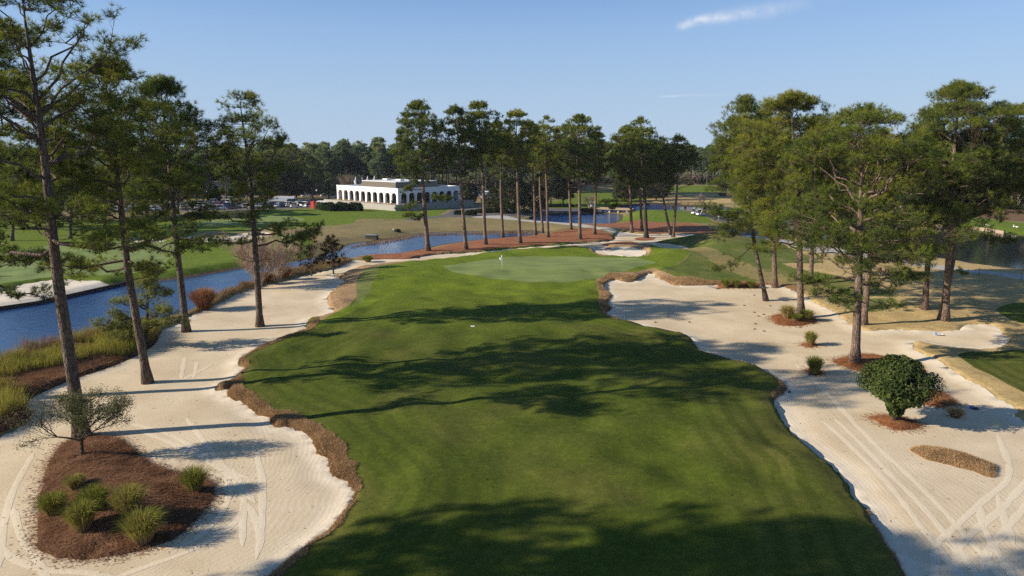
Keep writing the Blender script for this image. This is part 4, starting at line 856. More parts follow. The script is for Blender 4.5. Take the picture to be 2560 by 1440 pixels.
# ornamental grasses: blades that rise and arch from one base
def gen_clump(seed, H, W, n, wd=.02, arch=.5):
    r = np.random.default_rng(seed); mb = MB()
    a = r.uniform(0, 6.28, n); q = np.sqrt(r.random(n)); b = np.stack([np.cos(a)*q*W*.22, np.sin(a)*q*W*.22, np.full(n, -.05)], 1)
    h = H*r.uniform(.6, 1.05, n)*(1-.25*q); out = np.stack([np.cos(a), np.sin(a), np.zeros(n)], 1)*(W*.5*(q*.75+.15)*r.uniform(.5, 1.25, n))[:, None] + r.normal(0, .06*W, (n, 3))*(1, 1, 0)
    m1 = b + out*.30 + np.stack([np.zeros(n)]*2 + [h*.55], 1); m2 = b + out*.68 + np.stack([np.zeros(n)]*2 + [h*.92], 1); e = b + out*(1+arch*.4) + np.stack([np.zeros(n)]*2 + [h*(1.05-arch*.25)], 1)
    s = unit(np.cross(out + 1e-3, [0, 0, 1.]) + r.normal(0, .4, (n, 3)))*wd/2
    V = np.stack([b-s, b+s, m1-s, m1+s, m2-s*.8, m2+s*.8, e], 1).reshape(-1, 3); i = np.arange(n)[:, None]*7
    T = np.repeat(np.clip(np.array([0, 0, .45, .45, .8, .8, .9])[None] + r.normal(0, .16, (n, 1)), 0, 1), 1, 0).ravel()
    mb.add(V, quads=np.concatenate([i+[0,1,3,2], i+[2,3,5,4]]), tris=i+[4,5,6], tint=T); return mb
CL = [(135, 1283, 1.35, 2.0, 'fountain grass clump at the left edge of the mulch island'), (188, 1222, 1.0, 1.4, 'small pale grass clump, rearmost on the mulch island'), (236, 1272, 1.45, 2.0, 'grass clump behind the darkest one on the mulch island'), (207, 1322, 1.75, 2.1, 'darkest upright grass clump left of centre on the mulch island'), (322, 1285, 1.8, 2.3, 'tall central grass clump on the mulch island'), (487, 1225, 1.6, 2.0, 'grass clump at the right tip of the mulch island'), (358, 1350, 1.8, 2.5, 'front grass clump, widest on the mulch island')]
for i, (px, py, H, W, lab) in enumerate((a_, b_, c_*.92, d_*.66, e_) for a_, b_, c_, d_, e_ in CL):
    x, y, z = gp(px, py); o = gen_clump(700+i, H, W, 1100, .018, .35).build('grass_clump', M['clump'], None, True, (x, y, z)); tag(o, lab, 'ornamental grass', 'grass clumps on the mulch island')
CR = [(1968, 795, 1.7, 1.6, 'left tall pampas clump on the pine bed'), (2018, 797, 1.2, 1.3, 'right pampas clump on the pine bed'), (1988, 800, .9, 1.2, 'low pampas tuft before the pine trunk'), (2026, 861, 1.5, 1.1, 'upright green tuft on the smallest straw ring, farther one'), (2036, 931, 1.6, 1.3, 'upright green tuft on a straw ring, nearer one'), (1814, 718, 1.35, 1.2, 'leftmost of three tufts at the back lip of the right bunker'), (1840, 718, 1.3, 1.2, 'middle of three tufts at the back lip of the right bunker'), (1877, 719, 1.2, 1.1, 'rightmost of three tufts at the back lip of the right bunker'), (2388, 1042, .75, 1.0, 'small dry tuft in the magnolia shadow')]
for i, (px, py, H, W, lab) in enumerate(CR):
    x, y, z = gp(px, py); o = gen_clump(740+i, H, W, 800, .022, .3).build('grass_clump', M['clump' if i < 8 else 'fringe'], None, True, (x, y, z)); tag(o, lab, 'ornamental grass', 'grass clumps in the right bunker')
for i, (px, py, H, W, lab, mat) in enumerate(((510, 772, 2.6, 2.7, 'big russet grass bush on the pond bank', 'russet'), (663, 705, 1.5, 1.8, 'small russet grass bush behind the myrtle trunk', 'russet'), (712, 692, 1.6, 1.8, 'russet grass bush right of the myrtle trunk', 'russet'), (920, 655, 1.2, 1.4, 'pale green tuft at the end of the pine straw', 'clump'))):
    x, y, z = gp(px, py); o = gen_clump(760+i, H, W, 2400, .03, .1).build('grass_bush', M[mat], None, True, (x, y, z)); tag(o, lab, 'grass bush')

# grasses nobody could count
def blades(name, polys, n, H, mat, lab, wd=.025, seed=0, lean=.35, keep=None, tint=(.5, .25), hfun=None):
    r = np.random.default_rng(seed); mb = MB(); got = []
    for P, k in polys:
        x0, y0 = P.min(0); x1, y1 = P.max(0); m = 0
        while m < k:
            X = r.uniform(x0, x1, k*4); Y = r.uniform(y0, y1, k*4); s = inside(P, X, Y)
            if keep is not None: s &= keep(X, Y)
            q = np.stack([X[s], Y[s]], 1)[:k-m]; got.append(q); m += max(len(q), k//40 + 1)
    P = np.concatenate(got); Z = heights(P[:, 0], P[:, 1]); n = len(P); b = np.stack([P[:, 0], P[:, 1], Z-.03], 1)
    hh = H*(.55 + .45*vnoise(P[:, 0]*.55+seed, P[:, 1]*.55)**2 + .25*vnoise(P[:, 0]*1.7, P[:, 1]*1.7+seed))*r.uniform(.6, 1.2, n)
    if hfun is not None: hh = hh*hfun(P)
    d = r.normal(0, lean, (n, 3))*(1, 1, 0); m1 = b + d*hh[:, None]*.45 + np.stack([0*hh, 0*hh, hh*.6], 1); e = b + d*hh[:, None]*1.1 + np.stack([0*hh, 0*hh, hh], 1)
    a = r.uniform(0, 6.28, n); s = np.stack([np.cos(a), np.sin(a), 0*a], 1)*wd/2
    V = np.stack([b-s, b+s, m1-s*.8, m1+s*.8, e], 1).reshape(-1, 3); i = np.arange(n)[:, None]*5
    tb = tint[0] + tint[1]*vnoise(P[:, 0]*.4+3, P[:, 1]*.4+seed) + r.normal(0, .14, n)
    T = np.stack([tb-.25, tb-.25, tb, tb, tb+.08], 1).ravel().clip(0, 1)
    mb.add(V, quads=i+[0,1,3,2], tris=i+[2,3,4], tint=T)
    o = mb.build(name, M[mat], None, True); tag(o, lab, 'grass', kind='stuff'); return o
sp_ = lambda pts, **k: smooth_poly(pts, **k)
bedP = sp_([(400,820),(394,850),(346,882),(280,912),(188,945),(104,981),(66,1008),(72,1046),(0,1086),(-150,1118),(-500,1160),(-600,1060),(-200,985),(0,928),(60,893),(200,861),(330,828)])
blades('marsh_grass', [(bedP, 34000)], 0, 1.5, 'bedgrass', 'tall yellow green grass filling the bed between pond and left sand', .022, 3, .3, keep=lambda X, Y: vnoise(X*.35+5, Y*.35) > -.45)
reedP = sp_([(0,918),(60,886),(150,868),(300,838),(300,850),(150,885),(60,905),(0,940),(-300,1000),(-300,975)])
blades('reeds', [(reedP, 3500)], 0, 1.5, 'reeds', 'dry brown reeds standing along the water edge of the left bed', .02, 4, .2)
r2 = sp_([(470,792),(540,750),(600,724),(640,710),(700,696),(760,676),(830,659),(862,650),(878,655),(850,668),(780,684),(690,706),(640,720),(600,733),(545,762),(485,788)])
blades('bank_grass', [(r2, 9000)], 0, .75, 'reeds', 'dry tawny grass along the pond bank under the myrtles', .03, 5, .35, tint=(.55, .4))
fs = sp_([(850,640),(880,610),(960,592),(1060,578),(1180,574),(1260,572),(1340,572),(1335,578),(1260,579),(1180,580),(1060,584),(970,600),(900,609),(868,616)])
blades('bank_grass', [(fs, 5000)], 0, .55, 'reeds', 'rough tawny grass on the far bank of the left pond', .05, 6, .4, tint=(.6, .35))
# fringe of dormant turf on the banks
fringe = []
for i, rg_ in enumerate(REG):
    if rg_['name'] in ('dormant_bank', 'turf_island') and i in TER:
        o_, P3, F_ = TER[i]; a_ = P3[F_]; cen = a_.mean(1); ar = np.linalg.norm(np.cross(a_[:,1]-a_[:,0], a_[:,2]-a_[:,0]), axis=1)/2
        dd = np.hypot(cen[:,0], cen[:,1]); ok = dd < 95; fringe.append((a_[ok], ar[ok], dd[ok]))
def scatter_tris(name, parts, per, H, wd, mat, lab, seed, lean=.5, tint=(.45, .2), flat=False):
    r = np.random.default_rng(seed); mb = MB(); A = np.concatenate([p[0] for p in parts]); ar = np.concatenate([p[1] for p in parts]); dd = np.concatenate([p[2] for p in parts])
    k = r.poisson(ar*per*np.clip(45/dd, .3, 1.2)); A = np.repeat(A, k, 0); n = len(A); u = r.random((n, 2)); fl = u.sum(1) > 1; u[fl] = 1-u[fl]
    b = A[:,0] + (A[:,1]-A[:,0])*u[:,:1] + (A[:,2]-A[:,0])*u[:,1:]
    h = H*r.uniform(.5, 1.3, n); a = r.uniform(0, 6.28, n); s = np.stack([np.cos(a), np.sin(a), 0*a], 1)*wd/2
    d = r.normal(0, lean, (n, 3))*(1, 1, 0); nrm = unit(np.cross(A[:,1]-A[:,0], A[:,2]-A[:,0])); nrm *= np.sign(nrm[:,2:3])
    if flat:
        e = b + d*h[:,None]*2 + np.stack([0*h, 0*h, r.uniform(.0, .06, n)], 1); b = b + (0, 0, .012)
    else: e = b + (nrm*.8 + d + (0, 0, .3))*h[:,None]
    V = np.stack([b-s, b+s, e], 1).reshape(-1, 3); t_ = np.clip(tint[0]+tint[1]*vnoise(b[:,0]*1.3, b[:,1]*1.3)+r.normal(0, .15, n), 0, 1)
    mb.add(V, tris=np.arange(len(V)).reshape(-1,3), tint=np.repeat(t_, 3)); o = mb.build(name, M[mat], None, True); tag(o, lab, 'grass' if not flat else 'straw', kind='stuff')
scatter_tris('dormant_grass', fringe, 1300, .12, .022, 'fringe', 'shaggy dormant grass on the rolled sand banks', 8)
mul = []
for i in [iMU[0]] + [j for j, r_ in enumerate(REG) if r_['name'] in ('mulch_bed',)]:
    if i in TER: o_, P3, F_ = TER[i]; a_ = P3[F_]; cen = a_.mean(1); mul.append((a_, np.linalg.norm(np.cross(a_[:,1]-a_[:,0], a_[:,2]-a_[:,0]), axis=1)/2, np.hypot(cen[:,0], cen[:,1])))
isl = []
for j, r_ in enumerate(REG):
    if r_['name'] == 'straw_island' and j in TER and r_['mat'] == 'islandstraw': o_, P3, F_ = TER[j]; a_ = P3[F_]; cen = a_.mean(1); isl.append((a_, np.linalg.norm(np.cross(a_[:,1]-a_[:,0], a_[:,2]-a_[:,0]), axis=1)/2, np.hypot(cen[:,0], cen[:,1])))
scatter_tris('island_straw', isl, 420, .17, .036, 'strawlitter', 'loose orange pine straw strewn over the small islands', 10, 1.0, flat=True)
scatter_tris('mulch_straw', mul, 330, .17, .034, 'litter', 'loose needle straw strewn over the dark mulch', 9, 1.0, flat=True)

def near_faces(names, far_):
    out = []
    for j, r_ in enumerate(REG):
        if r_['name'] in names and j in TER:
            o_, P3, F_ = TER[j]; a_ = P3[F_]; cen = a_.mean(1); dd = np.hypot(cen[:,0], cen[:,1]); ok = dd < far_; out.append((a_[ok], (np.linalg.norm(np.cross(a_[:,1]-a_[:,0], a_[:,2]-a_[:,0]), axis=1)/2)[ok], dd[ok]))
    return out
scatter_tris('turf_divots', near_faces(('fairway',), 80), .30, .05, .08, 'litter', 'scattered dark divots and fallen needles on the fairway', 12, .8, tint=(.0, .2), flat=True)
scatter_tris('sand_debris', near_faces(('sand',), 75), .55, .06, .05, 'litter', 'scattered bits of bark and needles on the sand', 13, 1.0, tint=(.3, .3), flat=True)

def spill(name, polys, per, sd_, mat, lab, H=.15, wd=.034):
    r = np.random.default_rng(sd_); mb = MB()
    for P in polys:
        d = np.roll(P,-1,0)-np.roll(P,1,0); ar = np.sum(P[:,0]*np.roll(P[:,1],-1)-np.roll(P[:,0],-1)*P[:,1]); nr = np.stack([d[:,1],-d[:,0]],1)*np.sign(ar); nr /= np.linalg.norm(nr,axis=1)[:,None]+1e-9
        L = np.linalg.norm(np.diff(P, axis=0, append=P[:1]), axis=1).sum(); n = int(L*per); k = r.integers(0, len(P), n); Q = P[k] + nr[k]*np.abs(r.normal(0, .34, n))[:,None] + r.normal(0, .08, (n, 2))
        Z = np.array([hz(*q) for q in Q]) + .012; b = np.stack([Q[:,0], Q[:,1], Z], 1); a = r.uniform(0, 6.28, n); u = np.stack([np.cos(a), np.sin(a), 0*a], 1); s = np.stack([-u[:,1], u[:,0], 0*a], 1)*wd/2
        e = b + u*(H*r.uniform(.6, 1.8, n))[:,None] + (0, 0, .015); V = np.stack([b-s, b+s, e], 1).reshape(-1, 3); mb.add(V, tris=np.arange(len(V)).reshape(-1,3), tint=np.repeat(r.uniform(0, .9, n), 3))
    o = mb.build(name, M[mat], None, True); tag(o, lab, 'straw', kind='stuff')
spill('mulch_spill', [REG[iMU[0]]['P']], 42, 21, 'litter', 'mulch straw spilling over the sand round the left island')
spill('straw_spill', [REG[i]['P'] for i in iMU[1:]], 60, 22, 'strawlitter', 'orange straw spilling over the sand round the small islands')
# ------------------------------------------------------------------ clubhouse
Tc = np.array([*G(990, 531), 0.0]); eL = np.array([-.72, .694, 0]); eR = np.array([.694, .72, 0]); UP = np.array([0, 0, 1.])
FZ = 2.05; CC = Tc + 3.4*(eL + eR)
def W3(a, b, z): return CC + eL*a + eR*b + UP*z
def quadmesh(mb, A, B, C_, D): mb.add([A, B, C_, D], quads=[(0, 1, 2, 3)])
def arcade(mb, org, du, dn, nb, bw, pier, spring, rise, top, th):
    """a wall along du with nb arched openings; dn points inward"""
    S = 10
    def pt(s, z, k): return org + du*s + UP*z + dn*(th*k)
    L = nb*bw + pier
    def wallquad(s0, s1, z00, z01, z1):
        for k in (0, 1): quadmesh(mb, pt(s0, z00, k), pt(s1, z01, k), pt(s1, z1, k), pt(s0, z1, k))
    for i in range(nb + 1):
        s0 = i*bw; wallquad(s0, s0 + pier, 0, 0, top)
        for s in (s0, s0 + pier): quadmesh(mb, pt(s, 0, 0), pt(s, 0, 1), pt(s, spring if 0 < s < L else top, 1), pt(s, spring if 0 < s < L else top, 0))
        if i < nb:
            a0, a1 = s0 + pier, s0 + bw; c = (a0+a1)/2; hw = (a1-a0)/2
            ss = np.linspace(a0, a1, S+1); zz = spring + rise*np.sqrt(np.clip(1-((ss-c)/hw)**2, 0, 1))**.85
            for j in range(S):
                wallquad(ss[j], ss[j+1], zz[j], zz[j+1], top); quadmesh(mb, pt(ss[j], zz[j], 0), pt(ss[j+1], zz[j+1], 0), pt(ss[j+1], zz[j+1], 1), pt(ss[j], zz[j], 1))
    quadmesh(mb, pt(0, top, 0), pt(L, top, 0), pt(L, top, 1), pt(0, top, 1)); return L
club = empty('clubhouse', tuple(CC)); tag(club, 'long white arcaded clubhouse with a brown mansard roof', 'building')
def put(mb, name, mat, parent=club, smooth=False):
    o = mb.build(name, M[mat], parent, smooth); o.matrix_parent_inverse = Matrix.Translation(-Vector(CC)) if parent is club else Matrix(); return o
NL, NR, BW, PR = 10, 8, 3.3, .8
m = MB(); LL = arcade(m, W3(0, 0, FZ), eL, eR, NL, BW, PR, 2.45, .85, 4.75, .55); put(m, 'arcade_wall', 'stucco')
m = MB(); LR = arcade(m, W3(0, .56, FZ), eR, eL, NR, 3.0, .7, 2.45, .8, 4.75, .55); put(m, 'arcade_wall', 'stucco')
def obox(mb, a0, a1, b0, b1, z0, z1):
    mb.add([W3(a, b, z) for z in (z0, z1) for a, b in ((a0, b0), (a1, b0), (a1, b1), (a0, b1))], quads=[(0,3,2,1),(4,5,6,7),(0,1,5,4),(1,2,6,5),(2,3,7,6),(3,0,4,7)])
m = MB(); obox(m, LL-.5, LL-.02, .58, LR+.5, FZ, FZ+4.72); obox(m, .58, LL-.52, LR+.02, LR+.5, FZ, FZ+4.7); put(m, 'back_wall', 'stucco')
m = MB(); obox(m, .57, LL-.55, .57, LR, FZ+4.15, FZ+4.35); put(m, 'flat_roof', 'roofwhite')
m = MB()
obox(m, -.06, LL+.05, -.07, -.005, FZ+4.5, FZ+4.80); obox(m, -.07, -.005, .0, LR+.55, FZ+4.5, FZ+4.78); put(m, 'cornice', 'stucco')
m = MB(); obox(m, -3.3, LL+2, -3.3, 2.4, FZ-.25, FZ-.01); obox(m, -3.3, 2.4, 2.42, LR+3, FZ-.25, FZ-.012); obox(m, 2.42, LL-.6, 2.42, LR-.1, FZ-.25, FZ-.011); put(m, 'terrace_floor', 'paver')
m = MB(); obox(m, 2.9, LL-1, 2.9, LR-.2, FZ, FZ+4.1); put(m, 'inner_wall', 'interior')
for i in range(NL):
    s0 = i*BW + PR
    if i == NL-1: continue
    m = MB(); obox(m, s0-.25, s0+BW-PR+.25, 2.72, 2.86, FZ+.12, FZ+3.4); wd = put(m, 'window', 'glassdark')
    f = MB()
    for t_ in np.linspace(-.2, BW-PR+.2, 4): obox(f, s0+t_-.04, s0+t_+.04, 2.66, 2.715, FZ+.12, FZ+3.4)
    for z_ in (.12, .95, 2.4): obox(f, s0-.14, s0+BW-PR+.14, 2.655, 2.714, FZ+z_, FZ+z_+.07)
    fr_ = put(f, 'window_frame', 'blackmetal', wd)
for i in range(NR):
    s0 = .56 + i*3.0 + .7
    m = MB(); obox(m, 2.72, 2.86, s0-.2, s0+2.5, FZ+.12, FZ+3.4); wd = put(m, 'window', 'glassdark')
    f = MB()
    for t_ in np.linspace(-.1, 2.4, 3): obox(f, 2.66, 2.715, s0+t_-.04, s0+t_+.04, FZ+.12, FZ+3.4)
    put(f, 'window_frame', 'blackmetal', wd)
m = MB()   # mansard: sloping shingle skirt
A0, A1, B0, B1 = 7.2, LL-6.5, 4.5, LR-2; z0, z1 = FZ+4.36, FZ+6.15; i_ = 1.0
lo_ = [W3(A0, B0, z0), W3(A1, B0, z0), W3(A1, B1, z0), W3(A0, B1, z0)]; hi_ = [W3(A0+i_, B0+i_, z1), W3(A1-i_, B0+i_, z1), W3(A1-i_, B1-i_, z1), W3(A0+i_, B1-i_, z1)]
m.add(lo_ + hi_, quads=[(0, 1, 5, 4), (1, 2, 6, 5), (2, 3, 7, 6), (3, 0, 4, 7)]); put(m, 'mansard_roof', 'shingle')
m = MB(); obox(m, A0+i_-.25, A1-i_+.25, B0+i_-.25, B1-i_+.25, z1+.005, z1+.22); put(m, 'roof_cap', 'roofwhite')
for k, (a, b, sx, sy, h) in enumerate(((A0+4, B0+5, 2.2, 1.6, 1.0), (A0+9, B0+8, 1.6, 1.6, .8), (A1-6, B0+7, 2.4, 1.8, .9))):
    m = MB(); obox(m, a, a+sx, b, b+sy, z1+.23, z1+.23+h*.55); put(m, 'rooftop_unit', 'roofwhite')
# potted shrubs and low ochre tables on the terrace
for k, s in enumerate((2.2, 9.5, 26.0, 29.5)):
    m = MB(); p = W3(s, -1.6, FZ); m.box(p + (0, 0, .36), (1.5, .8, .06), .8)
    for dx in (-.6, .6): m.box(p + (dx*.7, dx*.7, .165), (.08, .5, .33), .8)
    o = m.build('terrace_bench', M['ochre'], None, False); tag(o, ('ochre bench nearest the terrace corner', 'ochre bench under the third arch from the corner', 'ochre bench under the eighth arch from the corner', 'ochre bench at the far left end of the terrace')[k], 'bench', 'ochre benches on the terrace')
x_, y_ = W3(.2, -1.5, 0)[:2]
w_, c_ = gen_leafy(801, 1.7, .5, ovshape(.7), 30, 26, .2, r0=.05); plant('potted_shrub', 'shrub', (x_, y_, FZ), w_, c_, 'barkdark', 'leavesfar', 'small dark shrub on the terrace at the clubhouse corner', crown_name='foliage', trunk_name='stem')
# terrace retaining wall and railing
m = MB(); LT = LL + 2
def tbox(mb, a0, a1, b0, b1, z0, z1): obox(mb, a0, a1, b0, b1, z0, z1)
tbox(m, -3.75, LT, -3.8, -3.32, -.6, FZ+.02); tbox(m, -3.75, -3.32, -3.318, LR+3, -.6, FZ+.018)
tw = m.build('terrace_wall', M['stone'], None, False); tag(tw, 'pale stone retaining wall under the clubhouse terrace', 'wall')
m = MB(); tbox(m, -3.85, LT+.05, -3.9, -3.27, FZ+.024, FZ+.12); tbox(m, -3.85, -3.27, -3.265, LR+3, FZ+.023, FZ+.118); m.build('coping', M['concrete'], tw, False)
m = MB()
for s in np.arange(-3.4, LT, 1.8): m.sticks([W3(s, -3.55, FZ+.1)], [W3(s, -3.55, FZ+1.12)], .035, .035, 4)
for s in np.arange(-1.6, LR+3, 1.8): m.sticks([W3(-3.55, s, FZ+.1)], [W3(-3.55, s, FZ+1.12)], .035, .035, 4)
for z_ in (.25, .65, 1.1):
    m.sticks([W3(-3.5, -3.55, FZ+z_), W3(-3.55, -3.5, FZ+z_)], [W3(LT, -3.55, FZ+z_), W3(-3.55, LR+3, FZ+z_)], .022, .022, 4)
o = m.build('railing', M['blackmetal'], None, False); tag(o, 'thin black railing along the clubhouse terrace edge', 'railing')
# flags behind the roof
for k, (px, cl, dz) in enumerate((( 889, 'whitecloth', 0), (905, 'navycloth', -.2), (919, 'redcloth', .2), (936, 'whitecloth', .3))):
    X, Y, Z = at_depth(px, 441, 252); o = empty('flagpole', (X, Y, hz(X, Y))); H = Z - hz(X, Y) + dz
    tag(o, ('white flag left of the mansard roof, first of the four', 'navy flag spread beside the mansard roof', 'red and white flag above the left end of the mansard', 'white flag rising behind the mansard, last of the four')[k], 'flagpole', 'flagpoles behind the clubhouse')
    m = MB(); m.tube([(0, 0, -.1), (0, 0, H*.5), (0, 0, H)], [.11, .085, .05], 6); m.build('pole', M['whiteplastic'], o)
    m = MB(); w_ = 2.0 if k == 1 else .75; n = 9; us = np.linspace(0, 1, n); vs = np.linspace(0, 1, n); uu, vv = np.meshgrid(us, vs, indexing='ij')
    V = np.stack([-(uu*w_*(1-.35*vv)) - .06, .14*np.sin(uu*9+vv*2)*uu, H - .15 - vv*2.4 - uu*(.9 if k == 1 else 1.7)*(1-.2*vv)], -1).reshape(-1, 3)
    i, j = np.meshgrid(np.arange(n-1), np.arange(n-1), indexing='ij'); i = i.ravel(); j = j.ravel(); m.add(V, quads=np.stack([i*n+j, (i+1)*n+j, (i+1)*n+j+1, i*n+j+1], 1))
    fl = m.build('flag', M[cl], o)
    if k == 2: 
        fl.data.materials.append(M['whitecloth'])
        for p in fl.data.polygons: p.material_index = int(p.center.z > H - 1.6)

# ------------------------------------------------------------------ vehicles
def ringrect(x, zb, zt, hw, rt=.12):
    return [(x, -hw, zb), (x, hw, zb), (x, hw, zt-rt), (x, hw-rt, zt), (x, -hw+rt, zt), (x, -hw, zt-rt)]
def make_car(kind, label, paint):
    o = empty('parked_car', (0, 0, 0)); tag(o, label, 'car')
    suv = kind == 'suv'; L = 2.35 if suv else 2.25; hb = .98 if suv else .86; top = 1.75 if suv else 1.42
    b = MB(); b.loft([ringrect(-L, .42, hb-.12, .80), ringrect(-L+.1, .30, hb, .88), ringrect(-1.2, .26, hb+.03, .91), ringrect(.2, .26, hb+.02, .91), ringrect(1.1, .26, hb-.02, .90), ringrect(L-.25, .30, hb-.16, .86), ringrect(L, .40, hb-.30, .76)]); b.build('body', M[paint], o)
    g = MB(); r0, r1 = (-L+.10, 1.0) if suv else (-1.75, 1.05); t0, t1 = (-L+.35, .25) if suv else (-1.0, .28)
    def cab(x0, x1, z0, z1, w0, w1): 
        return [[(x0[0], -w0, z0), (x1[0], -w0, z0), (x1[0], w0, z0), (x0[0], w0, z0)], [(x0[1], -w1, z1), (x1[1], -w1, z1), (x1[1], w1, z1), (x0[1], w1, z1)]]
    g.loft(cab((r0, t0), (r1, t1), hb-.02, top-.09, .82, .66)); g.build('windows', M['glassdark'], o, False)
    f = MB(); f.loft([[(t0-.06, -.68, top-.088), (t1+.06, -.68, top-.088), (t1+.06, .68, top-.088), (t0-.06, .68, top-.088)], [(t0+.05, -.58, top), (t1-.08, -.58, top), (t1-.08, .58, top), (t0+.05, .58, top)]])
    for s in (-1, 1):
        for (xa, xb) in ((r0, t0), (r1, t1), (-.35, -.35)): f.tube([(xa, s*.835, hb-.03), (xb, s*.675, top-.08)], [.045, .045], 4)
    f.build('roof', M[paint], o, False)
    for s in (-1, 1):
        for xx in (-1.38, 1.4):
            w = MB(); w.tube([(0, -.11, 0), (0, .11, 0)], [.33, .33], 16); wh = w.build('wheel', M['rubber'], o, True, (xx, s*.80, .33))
            h = MB(); h.tube([(0, s*.05, 0), (0, s*.125, 0)], [.20, .18], 12); h.build('rim', M['carsilver'], wh)
        m = MB(); m.box((L-.10, s*.62, hb-.38), (.14, .34, .14)); m.build('headlight', M['lamp_clear'], o, False)
        m = MB(); m.box((-L+.02, s*.68, hb-.18), (.10, .22, .2)); m.build('tail_light', M['lamp_red'], o, False)
    return o
CARC = {'white': 'carwhite', 'silver': 'carsilver', 'grey': 'cargrey', 'black': 'carblack', 'blue': 'carblue', 'red': 'carred', 'beige': 'carbeige'}
protos = {}
def car(kind, colr, px, py, rz, label):
    x, y, z = gp(px, py); k = (kind, colr)
    if k not in protos: o = protos[k] = make_car(kind, label, CARC[colr])
    else: o = copy_tree(protos[k]); o['label'] = label
    o.location = (x, y, z); o.rotation_euler = (0, 0, R_(rz)); o['group'] = 'cars in the car park'
CARS = [('suv', 'white', 602, 518, 100, 'white four wheel drive in the front row, left of the lone pine trunk'), ('sedan', 'white', 616, 519, 98, 'white saloon tucked against the lone pine trunk'),
 ('suv', 'white', 512, 519, 10, 'white estate side on, left end of the front row'), ('sedan', 'silver', 524, 513, 15, 'silver saloon behind the white estate'), ('sedan', 'red', 548, 516, 95, 'dark red saloon in the second row'), ('suv', 'grey', 530, 527, 8, 'grey van-like car nearest the shrubs'),
 ('sedan', 'blue', 505, 511, 90, 'dark blue car in the back row, left end'), ('suv', 'silver', 537, 509, 92, 'pale silver car in the back row'), ('sedan', 'black', 560, 510, 92, 'black car in the back row'), ('suv', 'white', 576, 510, 92, 'white car in the back row, fourth along'), ('sedan', 'grey', 590, 519, 96, 'dark grey saloon left of the white four wheel drive'),
 ('sedan', 'silver', 645, 518, 95, 'silver saloon right of the lone pine trunk'), ('sedan', 'silver', 658, 519, 95, 'second silver saloon right of the lone pine trunk'), ('sedan', 'grey', 668, 517, 95, 'grey saloon third right of the lone pine'),
 ('sedan', 'blue', 350, 528, 10, 'dark blue saloon between the second and third pines'), ('sedan', 'white', 385, 527, 8, 'white saloon seen left of the third pine'), ('suv', 'silver', 300, 530, 12, 'silver car behind the second pine crown'), ('suv', 'black', 420, 522, 95, 'black car just left of the third pine trunk'), ('sedan', 'white', 450, 520, 95, 'white saloon just right of the third pine trunk'), ('sedan', 'beige', 470, 524, 10, 'beige saloon left of the front row'),
 ('suv', 'black', 735, 510, 5, 'black four wheel drive behind the golf carts'), ('sedan', 'blue', 762, 509, 5, 'navy saloon behind the golf carts, nearer the red cabin'), ('suv', 'white', 768, 493, 15, 'white four wheel drive up the lawn behind the cabin'), ('sedan', 'white', 815, 492, 15, 'white saloon under the round olive tree'), ('sedan', 'white', 835, 495, 10, 'white saloon parked at the left end of the clubhouse'),
 ('suv', 'black', 487, 515, 95, 'black car at the left end of the second row'), ('sedan', 'white', 497, 523, 95, 'white saloon nose on, near the left shrubs'), ('sedan', 'silver', 556, 522, 95, 'silver saloon in front of the dark red one'), ('suv', 'blue', 568, 520, 95, 'blue car in the front row, second from the dark red one'), ('sedan', 'black', 580, 523, 95, 'black saloon nearest the fourth shrub'), ('suv', 'silver', 548, 526, 8, 'silver car parked across behind the shrubs'), ('sedan', 'beige', 628, 522, 95, 'beige saloon just right of the lone pine trunk'), ('suv', 'grey', 636, 511, 95, 'grey car in the back row right of the lone pine'), ('sedan', 'white', 650, 510, 95, 'white saloon in the back row right of the lone pine'), ('suv', 'black', 682, 518, 95, 'black car fourth right of the lone pine'), ('sedan', 'white', 694, 518, 95, 'white saloon fifth right of the lone pine, by the carts'), ('sedan', 'blue', 707, 517, 95, 'blue saloon next to the leftmost golf cart'), ('suv', 'grey', 772, 511, 95, 'grey car just left of the red cabin'),
 ('sedan', 'silver', 1190, 490, 10, 'silver car behind the clubhouse right end'), ('suv', 'black', 1203, 489, 10, 'black car beside the silver one behind the clubhouse')]
for c_ in CARS: car(*c_)

